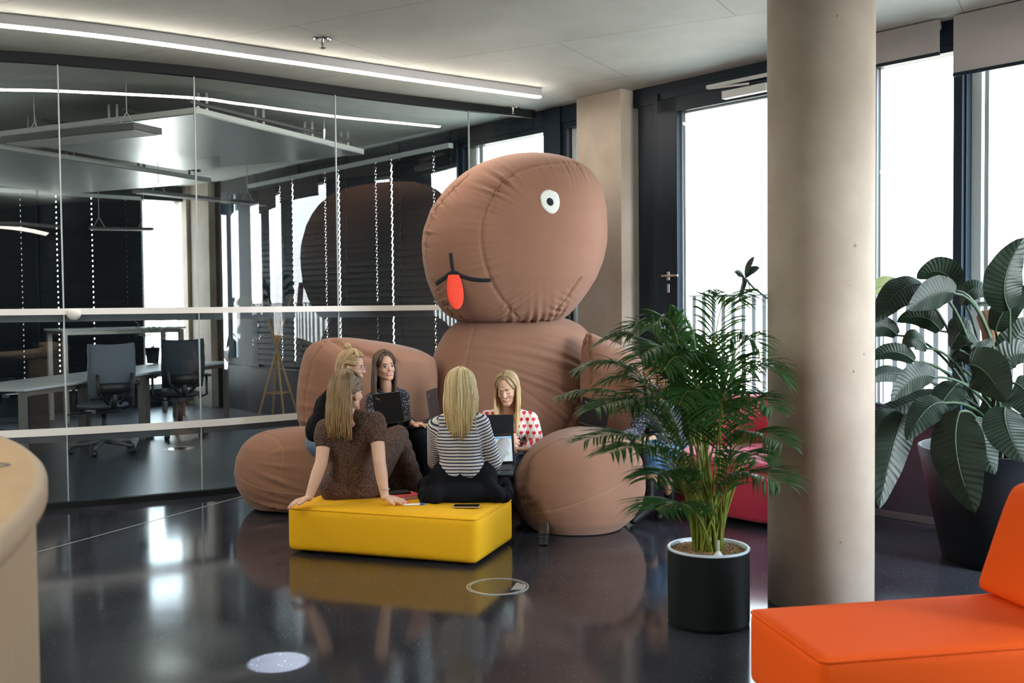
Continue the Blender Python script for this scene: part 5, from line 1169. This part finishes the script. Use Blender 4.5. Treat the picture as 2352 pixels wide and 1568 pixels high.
def person(label, H, J, skin, top=None, top_off=.012, sleeve=1.0, bottom=None, legs='pants', hands=(), nails=False, extra_top=(), extra_bottom=(), shoe=None, collar=None, bare_shin=0, crop=False, r_t=.105, voxel=.0048):
    pc_ = (J['hl'] + J['hr']) / 2; e = empty('person', (pc_.x, pc_.y, 0), label, 'person')
    chest = (J['sl'] + J['sr']) / 2; sw = (J['sr'] - J['sl']); waist = pc_.lerp(chest, .42)
    def torso(o=0, hips=True):
        d = sw.normalized(); b_ = pc_ if hips else pc_.lerp(waist, .6); P = ([cap(J['hl'], .098 + o, J['hr'], .098 + o)] if hips else []) + [cap(b_ - d * .045, .096 + o, waist - d * .03, .084 + o), cap(b_ + d * .045, .096 + o, waist + d * .03, .084 + o)]
        lo = chest.lerp(waist, .35)
        P += [cap(waist - d * .03, .082 + o, lo - d * .055, .083 + o), cap(waist + d * .03, .082 + o, lo + d * .055, .083 + o), cap(lo - d * .055, .083 + o, J['sl'].lerp(chest, .30) - Vector((0, 0, .03)), .062 + o), cap(lo + d * .055, .083 + o, J['sr'].lerp(chest, .30) - Vector((0, 0, .03)), .062 + o),
              cap(J['sl'], .047 + o, J['sl'].lerp(J['nk'], .75), .040 + o), cap(J['sr'], .047 + o, J['sr'].lerp(J['nk'], .75), .040 + o)]
        if 'bust' in J: P += [ellp(lo + J['bust'] * .075 + d * q * .07 + Vector((0, 0, .0)), (.062 + o * .5,) * 3) for q in (-1, 1)]
        return P
    def arm(s, o=0, upto=2.0):
        S, E, W = J['s' + s], J['e' + s], J['w' + s]; P = []
        f = min(1, upto); P.append(cap(S, .046 + o, S.lerp(E, f), .046 + (.037 - .046) * f + o))
        if upto > 1: f = min(1, upto - 1); P += [cap(E, .037 + o, E.lerp(W, .35 * min(1, f / .35)), .037 + o)] + ([cap(E.lerp(W, .35), .037 + o, E.lerp(W, f), .037 - .013 * (f - .35) / .65 + o)] if f > .35 else [])
        return P
    def leg(s, o=0, upto=2.0, lo=0):
        Hh, K, A_2 = J['h' + s], J['k' + s], J['a' + s]; P = []
        if lo < 1: P.append(cap(Hh, .082 + o, K, .056 + o))
        if upto > 1: f = upto - 1; P += [cap(K, .055 + o, K.lerp(A_2, .35 * min(1, f / .35)), .053 + o)] + ([cap(K.lerp(A_2, .35), .053 + o, K.lerp(A_2, f), .053 - .018 * (f - .35) / .65 + o)] if f > .35 else [])
        return P
    nb = J['nk']; nt_ = H.p(0, -.025, -.075)
    P = torso(-.012) + arm('l') + arm('r') + [cap(nb - Vector((0, 0, .03)), .050, nt_, .046 * H.k), cap(nt_, .046 * H.k, H.p(0, -.01, -.02), .05 * H.k)] + H.parts()
    if legs: 
        for s in 'lr':
            P += leg(s, -.006)
            if shoe is None and 't' + s in J: P += [cap(J['a' + s], .034, J['a' + s] + (J['t' + s] - J['a' + s]) * .3 - Vector((0, 0, .01)), .034), cap(J['a' + s] - Vector((0, 0, .02)), .03, J['t' + s], .024)]
    tips_all = []
    for h in hands: hp, tp2 = hand(*h[:4], **(h[4] if len(h) > 4 else {})); P += hp; tips_all += tp2
    V, Fq = remesh(P, voxel); mesh_obj('body', V, Fq, skin, e, smooth=True)
    if nails:
        for p, d, n in tips_all:
            m = MB(); m.ell(p + d * .001 - n * .0055, (.006, .0052, .0032), Matrix((d, d.cross(n), n)).transposed(), 10, 6); m.build('fingernail', 'nail', e, smooth=True)
    if top:
        P = torso(top_off, not crop) + arm('l', top_off, sleeve) + arm('r', top_off, sleeve) + list(extra_top); V, Fq = remesh(P, .0065, 4)
        # stripe coordinate: height on the trunk, distance along the arm on the sleeves
        segs = [(J['s' + s], J['e' + s]) for s in 'lr'] + [(J['e' + s], J['w' + s]) for s in 'lr']; sc = V[:, 2].copy(); best = np.full(len(V), 9.); tr = np.array([tuple(pc_), tuple(chest)]); ab = tr[1] - tr[0]; t = np.clip(((V - tr[0]) @ ab) / (ab @ ab), 0, 1); dt = np.linalg.norm(V - tr[0] - t[:, None] * ab, axis=1) - .09
        for a, b in segs:
            a, b = np.array(a), np.array(b); ab = b - a; t = np.clip(((V - a) @ ab) / (ab @ ab), 0, 1); d = np.linalg.norm(V - a - t[:, None] * ab, axis=1) - .03; tu = ((V - a) @ ab) / (ab @ ab); mk = (d < dt) & (d < best); best[mk] = d[mk]; sc[mk] = a[2] - tu[mk] * np.linalg.norm(ab)
        mesh_obj(top[0], V, Fq, top[1], e, smooth=True, attrs={'sc': sc})
    if bottom:
        P = [cap(J['hl'], .100 + .01, J['hr'], .100 + .01)] + list(extra_bottom)
        if legs == 'pants': P += leg('l', .006, 2 - bare_shin) + leg('r', .006, 2 - bare_shin)
        V, Fq = remesh(P, .008, 14 if legs == 'skirt' else 5, .6); mesh_obj(bottom[0], V, Fq, bottom[1], e, smooth=True)
    if shoe:
        for s in 'lr':
            a, t = J['a' + s], J['t' + s]; P = [cap(a + Vector((0, 0, shoe[2])), .044, a - Vector((0, 0, .02)), .040), cap(a - Vector((0, 0, .03)), .038, t, .028), cap(a - Vector((0, 0, .035)), .030, a - Vector((0, 0, .045)), .026)]
            V, Fq = remesh(P, .006, 2); mesh_obj(shoe[0], V, Fq, shoe[1], e, smooth=True)
    return e
Vz = lambda p, dz: p + Vector((0, 0, dz))
# --- woman in leopard print dress, seen from behind, leaning back on her hands
H = Head(at(797, 902, 6.02), (.50, .86, .06), (.06, .0, 1), 1.05)
J = dict(hl=at(775, 1118, 6.12), hr=at(842, 1118, 6.14), sl=at(748, 985, 6.02), sr=at(862, 968, 6.02), nk=at(806, 955, 6.02),
         el=at(738, 1062, 5.93), wl=at(712, 1148, 5.90), er=at(872, 1062, 5.90), wr=at(884, 1146, 5.83), kl=at(880, 1010, 6.62), kr=at(915, 1000, 6.52), al=at(930, 1150, 6.85), ar=at(952, 1150, 6.72), tl=Vector((0, 0, 0)), tr=Vector((0, 0, 0)))
J['al'].z = J['ar'].z = .09; J['tl'] = J['al'] + Vector((.08, .1, -.06)); J['tr'] = J['ar'] + Vector((.10, .06, -.06))
hl_ = onz(712, 1158, OT + .028); hr_ = onz(886, 1158, OT + .028); J['wl'] = Vz(onz(710, 1152, OT + .03), .025); J['wr'] = Vz(onz(884, 1150, OT + .03), .025)
skirt = []
for k in range(7):
    f = k / 6; skirt.append(cap(J['kl'].lerp(J['al'], f * .92), .068 + .04 * f, J['kr'].lerp(J['ar'], f * .92), .068 + .045 * f))
skirt += [cap(J['hl'], .10, J['kl'], .07), cap(J['hr'], .10, J['kr'], .07), cap(J['hl'].lerp(J['hr'], .5), .1, J['kl'].lerp(J['kr'], .5), .06)]
P2 = person('person in leopard print dress with long light brown hair, back turned, leaning on yellow ottoman', H, J, 'skin_pale', top=('dress_bodice', 'leopard_print'), top_off=.010, sleeve=.42, bottom=('dress_skirt', 'leopard_print'), legs='skirt',
    hands=[(J['wl'], (-.85, -.50, -.18), (-.15, -.2, -1), 1, dict(curl=.22, thumb=.5)), (J['wr'], (.95, -.22, -.20), (.1, 0, -1), -1, dict(curl=.06, spread=.2))], nails=True, extra_top=[cap(J['sl'], .062, J['sl'].lerp(J['el'], .25), .066), cap(J['sr'], .062, J['sr'].lerp(J['er'], .25), .066), cap(Vz(J['hl'], -.0), .106, Vz(J['hr'], 0), .106)], extra_bottom=skirt)
H.features(P2, 'hair_light_brown'); hair_mesh(H, P2, 'hair_ombre', .275, n=400, phi_min=48, sweep=122, ombre=True,  seed=3, wave=.007, inward=-.05, jitter=.5, r=.0046)
MB().tube([J['wr'] + Vector((.03 * math.cos(a), .03 * math.sin(a), .045)) for a in np.linspace(0, 6.283, 15)], .002, 6).build('bracelet', 'steel', P2)
# --- blonde woman in striped jersey, back view, laptop on her lap
H = Head(at(1058, 898, 6.10), (.02, .97, -.22), (0, .2, 1), 1.03)
J = dict(hl=at(1030, 1112, 6.12), hr=at(1100, 1110, 6.12), sl=at(1003, 980, 6.10), sr=at(1103, 972, 6.08), nk=at(1055, 955, 6.10),
         el=at(1000, 1060, 6.28), wl=at(1085, 1068, 6.52), er=at(1133, 1062, 6.14), wr=at(1160, 1012, 6.38), kl=at(985, 1120, 6.42), kr=at(1152, 1098, 6.50), al=at(1090, 1140, 6.68), ar=at(1010, 1150, 6.62))
J['tl'] = J['al'] + Vector((.1, .05, -.06)); J['tr'] = J['ar'] + Vector((-.1, .05, -.06))
sk2 = [cap(Vz(J['hl'], .045), .112, Vz(J['hr'], .045), .112), cap(J['hl'].lerp(J['hr'], .25) + Vector((0, 0, .10)), .092, J['hl'].lerp(J['hr'], .75) + Vector((0, 0, .10)), .092), ellp(onz(1066, 1132, OT + .045) + Vector((0, .02, 0)), (.25, .17, .075)), cap(J['hl'], .105, J['kl'], .078), cap(J['hr'], .105, J['kr'], .078), cap(J['hl'].lerp(J['hr'], .5), .11, J['kl'].lerp(J['kr'], .5), .07), cap(J['kl'], .078, J['al'].lerp(J['kl'], .6), .05), cap(J['kr'], .072, J['ar'].lerp(J['kr'], .6), .05),
       cap(onz(975, 1146, OT + .03), .034, onz(1160, 1140, OT + .03), .040), cap(onz(970, 1138, OT + .035), .032, J['kl'] - Vector((0, 0, .03)), .06), cap(onz(1168, 1132, OT + .035), .035, J['kr'] - Vector((0, 0, .03)), .065), cap(Vz(J['hl'], -.02), .1, onz(1000, 1140, OT + .05), .05), cap(Vz(J['hr'], -.02), .1, onz(1140, 1136, OT + .05), .05)]
P4 = person('person with straight blonde hair in striped top and black skirt, back turned, typing', H, J, 'skin', top=('striped_top', 'striped_jersey'), crop=True, top_off=.013, sleeve=1.88, bottom=('black_skirt', 'black_skirt'), legs='skirt',
    hands=[(J['wr'], (.80, .45, .10), (-.2, .9, -.4), -1, dict(curl=.45)), (J['wl'], (.6, .7, -.1), (0, 0, -1), 1, dict(curl=.3))], extra_bottom=sk2)
H.features(P4, 'hair_blonde'); hair_mesh(H, P4, 'hair_blonde', .33, n=760, phi_min=28, sweep=72, seed=5, wave=.004, vol=1.04, inward=.10, jitter=.55, r=.0034, side_len=.72)
# --- brunette facing the camera, dotted blouse
H = Head(at(884, 842, 7.10), (.52, -.85, .0), (-.12, 0, 1), .85)
J = dict(hl=at(935, 1015, 7.28), hr=at(870, 1020, 7.28), sr=at(858, 917, 7.16), sl=at(922, 912, 7.22), nk=at(890, 897, 7.18), er=at(852, 975, 7.0), wr=at(876, 985, 6.86), el=at(928, 970, 7.08), wl=at(948, 974, 6.86),
         kl=at(968, 1000, 6.84), kr=at(915, 1010, 6.80), al=at(976, 1100, 6.84), ar=at(925, 1130, 6.8), bust=Vector((.1, -1, 0)))
J['al'].z = .16; J['ar'].z = .16; J['tl'] = J['al'] + Vector((.02, -.13, -.10)); J['tr'] = J['ar'] + Vector((.02, -.13, -.1))
P3 = person('person with long brown hair in dark dotted blouse, smiling at the camera, beside grey laptop', H, J, 'skin', top=('dotted_blouse', 'dotted_blouse'), top_off=.012, sleeve=1.8, bottom=('trousers', 'black_skirt'), legs='pants', bare_shin=.22,
    hands=[(J['wr'], (.25, -.3, .9), (.3, .9, .2), 1, dict(curl=.2)), (J['wl'], (.75, -.45, .12), (0, 0, -1), -1, dict(curl=.22))], shoe=('ankle_boot', 'leather', .03))
H.features(P3, 'hair_brunette', teeth=True); hair_mesh(H, P3, 'hair_brunette', .44, n=420, phi_min=24, sweep=74, front=45, r=.0038, seed=8, wave=.007, jitter=.4, vol=1.05)
MB().tube([J['nk'] + Vector((-.075, -.035, .0)), J['nk'] + Vector((-.05, -.085, -.02)), J['nk'] + Vector((-.005, -.10, -.035))], .004, 6).build('collar_piping', 'pen_white', P3)
# --- woman with hair bun and glasses, profile
H = Head(at(808, 843, 6.86), (.97, -.10, -.16), (.12, 0, 1), .91)
J = dict(hl=at(740, 1005, 7.08), hr=at(738, 1015, 6.88), sl=at(772, 910, 7.05), sr=at(758, 918, 6.76), nk=at(778, 893, 6.88), er=at(722, 995, 6.72), wr=at(800, 1005, 6.58), el=at(800, 985, 7.1), wl=at(862, 985, 6.95),
         kl=at(868, 1020, 7.02), kr=at(852, 1030, 6.72), al=at(870, 1120, 7.0), ar=at(860, 1140, 6.68)); J['al'].z = J['ar'].z = .10; J['tl'] = J['al'] + Vector((.14, -.03, -.05)); J['tr'] = J['ar'] + Vector((.14, -.03, -.05))
P1 = person('person with hair bun and glasses in black sweater and jeans, seen in profile', H, J, 'skin_pale', top=('sweater', 'black_knit'), crop=True, top_off=.020, sleeve=1.95, bottom=('jeans', 'denim'), legs='pants',
    hands=[(J['wr'], (.8, .2, .1), (0, 0, -1), -1, dict(curl=.3)), (J['wl'], (.5, .3, .7), (.6, .5, -.3), 1, dict(curl=.25))], shoe=('shoe', 'leather', .0), extra_top=[cap(Vz(J['hl'], .08), .108, Vz(J['hr'], .08), .108), cap(J['sr'], .062, J['er'], .058)])
H.features(P1, 'hair_honey', glasses=True); hair_mesh(H, P1, 'hair_honey', .20, n=320, phi_min=45, sweep=108, seed=11, jitter=.4, wave=.006)
m = MB(); rs = np.random.default_rng(4); att = []
q = H.p(0, -.055, .138); v0 = m.n; m.ell(q, (.026, .026, .022)); att += [.4] * (m.n - v0)
for k in range(34):
    ax = Vector(rs.normal(0, 1, 3)).normalized(); b1 = ax.orthogonal().normalized(); b2_ = ax.cross(b1); a0_ = rs.uniform(0, 6.28); pts = [q + (b1 * math.cos(a0_ + t) + b2_ * math.sin(a0_ + t)) * .027 + Vector((0, 0, -.002)) for t in np.linspace(0, 2.6, 8)]; v0 = m.n; m.tube(pts, .0045, 5); att += [float(rs.random())] * (m.n - v0)
for k in range(5): q = H.p(0, -.055, .14); v0 = m.n; m.tube([q, q + Vector((rs.uniform(-.02, .02), 0, .02)), q + Vector((rs.uniform(-.04, .03), rs.uniform(-.02, .02), .036))], [.003, .002, .001], 5); att += [.9] * (m.n - v0)
m.build('hair_bun', 'hair_honey', P1, smooth=True, attrs={'hr': att})
# --- woman in heart print blouse
H = Head(at(1165, 892, 7.0), (-.26, -.88, -.34), (-.14, -.3, 1), .93)
J = dict(hl=at(1208, 1062, 7.22), hr=at(1145, 1062, 7.22), sl=at(1217, 965, 7.12), sr=at(1120, 962, 7.10), nk=at(1168, 948, 7.12), el=at(1233, 1022, 6.98), wl=at(1208, 1032, 6.74), er=at(1110, 1020, 6.96), wr=at(1150, 1030, 6.74),
         kl=at(1200, 1062, 6.78), kr=at(1130, 1062, 6.76), al=at(1200, 1150, 6.9), ar=at(1130, 1150, 6.85), bust=Vector((-.1, -1, 0)))
J['al'].z = J['ar'].z = .09; J['tl'] = J['al'] + Vector((0, -.12, -.05)); J['tr'] = J['ar'] + Vector((0, -.12, -.05))
P5 = person('person with long honey blonde hair in white blouse printed with red hearts, looking down', H, J, 'skin', top=('heart_blouse', 'heart_blouse'), top_off=.013, sleeve=1.85, bottom=('trousers', 'denim_blue'), legs='pants',
    hands=[(J['wl'], (-.92, -.1, .10), (0, 0, -1), -1, dict(curl=.25)), (J['wr'], (.5, -.6, .1), (0, 0, -1), 1, dict(curl=.3))], shoe=('shoe', 'leather', .0), extra_top=[cap(J['sl'], .064, J['el'], .056), cap(J['sr'], .064, J['er'], .056)])
H.features(P5, 'hair_honey', lids=True, earring='red_bead'); hair_mesh(H, P5, 'hair_honey', .38, n=420, phi_min=24, sweep=72, ombre=True, front=45, r=.0038, seed=13, wave=.004, jitter=.35)
# --- woman behind the palm
H = Head(at(1503, 868, 7.25), (-.75, -.62, -.2), (0, 0, 1), .92)
J = dict(hl=at(1567, 1045, 7.20), hr=at(1522, 1048, 7.16), sl=at(1545, 950, 7.2), sr=at(1478, 952, 7.1), nk=at(1510, 932, 7.18), el=at(1550, 1010, 7.0), wl=at(1497, 1008, 6.82), er=at(1455, 1000, 6.98), wr=at(1435, 1000, 6.80),
         kl=at(1520, 1042, 6.74), kr=at(1500, 1030, 6.74), al=at(1540, 1170, 6.80), ar=at(1492, 1185, 6.66)); J['al'].z = J['ar'].z = .12; J['tl'] = J['al'] + Vector((-.10, -.15, -.09)); J['tr'] = J['ar'] + Vector((-.12, -.12, -.09))
P6 = person('person in blue ripped jeans and black boots sitting mostly hidden behind the palm', H, J, 'skin_warm', top=('patterned_top', 'dotted_blouse'), top_off=.014, sleeve=1.8, bottom=('jeans', 'denim_blue'), legs='pants', bare_shin=.62,
    hands=[(J['wl'], (-.9, -.3, 0), (0, 0, -1), -1, dict(curl=.3)), (J['wr'], (-.8, -.4, .1), (0, 0, -1), 1, dict(curl=.3))], shoe=('boot', 'leather', .12))
H.features(P6, 'hair_red'); hair_mesh(H, P6, 'hair_red', .22, n=220, phi_min=62, seed=17)

# ============================================================ THINGS THEY USE
def laptop(hinge, xdir, open_dir, W, D, lid_tilt, label, screen=False, base=True, base_dir=None):
    """hinge: centre of the hinge; xdir along it; open_dir: from the hinge along the keyboard to the user"""
    x = Vector(xdir).normalized(); y = Vector(open_dir); y = (y - x * y.dot(x)).normalized(); z = x.cross(y); z = z if z.z > 0 else -z
    e = empty('laptop', hinge, label, 'laptop', 'laptops of the seated women'); rot = Matrix((x, y, z)).transposed()
    MB().box(tuple(hinge + y * D / 2), (W, D, .014), rot=rot).build('base', 'laptop_shell', e, bevel=.003)
    m = MB()
    for r in range(5):
        for c in range(13): m.box(tuple(hinge + y * (.03 + r * .0185) + x * (-W / 2 + .028 + c * (W - .056) / 12) + z * .0085), (.0155, .0145, .003), rot=rot)
    m.build('keyboard', 'keys', e); MB().box(tuple(hinge + y * (D - .045) + z * .0075), (.09, .055, .002), rot=rot).build('touchpad', 'bezel', e)
    a = R_(lid_tilt); up = (z * math.cos(a) - y * math.sin(a)).normalized(); nn = x.cross(up); nn = nn if nn.dot(y) > 0 else -nn; r2 = Matrix((x, up, nn)).transposed()
    lid = MB().box(tuple(hinge + up * D / 2 + z * .004), (W, D, .008), rot=r2).build('lid', 'laptop_shell', e, bevel=.003)
    MB().box(tuple(hinge + up * (D / 2) + z * .004 + nn * .0045), (W - .012, D - .012, .001), rot=r2).build('bezel', 'bezel', lid)
    if screen:
        q = lambda u, v, w_, h_, mt, nm, o_: MB().box(tuple(hinge + up * (D / 2 + v) + x * u + z * .004 + nn * (.0052 + o_)), (w_, h_, .0006), rot=r2).build(nm, mt, lid)
        q(0, 0.0, W - .03, D - .035, 'screen_content', 'screen', 0); q(0, D / 2 - .026, W - .03, .010, 'screen_blue', 'title_bar', .0006)
        q(.02, .035, W * .55, .018, 'screen_green', 'screen_cell', .0006); q(.04, -.03, W * .35, .026, 'screen_green', 'screen_cell', .0006)
    else:
        # small pale maker's mark in the lid corner
        c0 = hinge + up * (D - .035) - x * (W / 2 - .035) * (1 if x.x > 0 else -1) + z * .004 - nn * .0046; s3 = Matrix.Rotation(R_(35), 3, nn) 
        MB().box(tuple(c0), (.030, .009, .0008), rot=Matrix((s3 @ x, s3 @ up, nn)).transposed()).build('lid_mark', 'steel', lid)
    return e
laptop(at(897, 970, 6.72), (.98, -.1, .10), (-.05, 1, -.05), .19, .20, 12, 'dark laptop held up before the smiling woman in dotted blouse, lid towards camera')
laptop(at(1000, 962, 6.95), (.15, 1, 0), (-.97, .1, -.25), .29, .20, 8, 'dark laptop on the knees of the smiling woman, standing lid half behind blonde hair')
laptop(at(1142, 1004, 6.62), (1, .02, 0), (.02, 1, -.06), .215, .145, 8, 'black laptop in front of the woman in heart blouse, back of lid to camera')
laptop(at(1142, 1068, 6.36), (.98, -.1, .06), (-.1, -1, -.22), .23, .19, 18, 'open laptop with lit spreadsheet screen on the lap of the blonde woman', screen=True)
laptop(at(1360, 978, 6.88), (.92, -.3, -.25), (.3, .9, -.1), .20, .19, 22, 'dark laptop tilted against the brown leg, left of the palm')
# notebook, pen, phone, glass
def flat(px, py, ang, L, W, z0, th, material, name, lab=None, cat=None, parent=None, bev=.002):
    p = onz(px, py, z0); o = MB().box((p.x, p.y, z0 + th / 2), (L, W, th), R_(ang)).build(name, material, parent, bevel=bev)
    if lab: tag(o, lab, cat)
    return o, p
nbp = onz(923, 1143, OT + .012); e = empty('notebook', Vz(nbp, .0), 'pink and red notebook lying on the yellow ottoman behind the hand', 'notebook')
MB().box(tuple(Vz(nbp, .002)), (.15, .20, .003), R_(-58)).build('back_cover', 'notebook_red', e); MB().box(tuple(Vz(nbp, .010)), (.142, .194, .013), R_(-58)).build('pages', 'paper', e); MB().box(tuple(Vz(nbp, .018)), (.15, .20, .003), R_(-58)).build('front_cover', 'notebook_red', e)
b2 = nbp + Vector((-.03, .05, .021)); o = MB().box(tuple(Vz(b2, .004)), (.14, .10, .008), R_(20)).build('black_notebook', 'leather', bevel=.002); tag(o, 'thin black notebook lying on top of the red notebook', 'notebook')
pp_ = onz(952, 1158, OT + .018); e = empty('pen', pp_, 'white felt pen with blue cap on the yellow ottoman', 'pen'); d = OU * .75 + OV * .4; d.normalize()
MB().tube([pp_ - d * .062, pp_ + d * .03], .0055, 12).build('barrel', 'pen_white', e); MB().tube([pp_ + d * .03, pp_ + d * .055, pp_ + d * .062], [.006, .006, .003], 12).build('pen_cap', 'pen_blue', e)
ph_ = onz(1072, 1163, OT + .014); e = empty('smartphone', ph_, 'black smartphone with pale gold rim lying on the yellow ottoman', 'phone'); an = math.atan2(OU.y, OU.x) + .28
MB().box(tuple(Vz(ph_, .003)), (.148, .07, .007), an).build('phone_case', 'phone_gold', e, bevel=.003); MB().box(tuple(Vz(ph_, .0068)), (.143, .065, .0012), an).build('phone_screen', 'phone_black', e)
gp = onz(1249, 1256, 0); gp.y += .035; e = empty('drinking_glass', gp, 'half full water glass standing on the dark floor right of the ottoman', 'glass')
MB().lathe([(.0, .0), (.029, .0), (.030, .003), (.0385, .14), (.0365, .14), (.0285, .012), (0, .010)], gp, 40).build('glass_wall', 'drink_glass', e, smooth=True)
MB().lathe([(.0, .0105), (.0283, .0125), (.031, .052), (0, .052)], gp, 32).build('water', 'drink_glass', e, smooth=True)
#NEXT
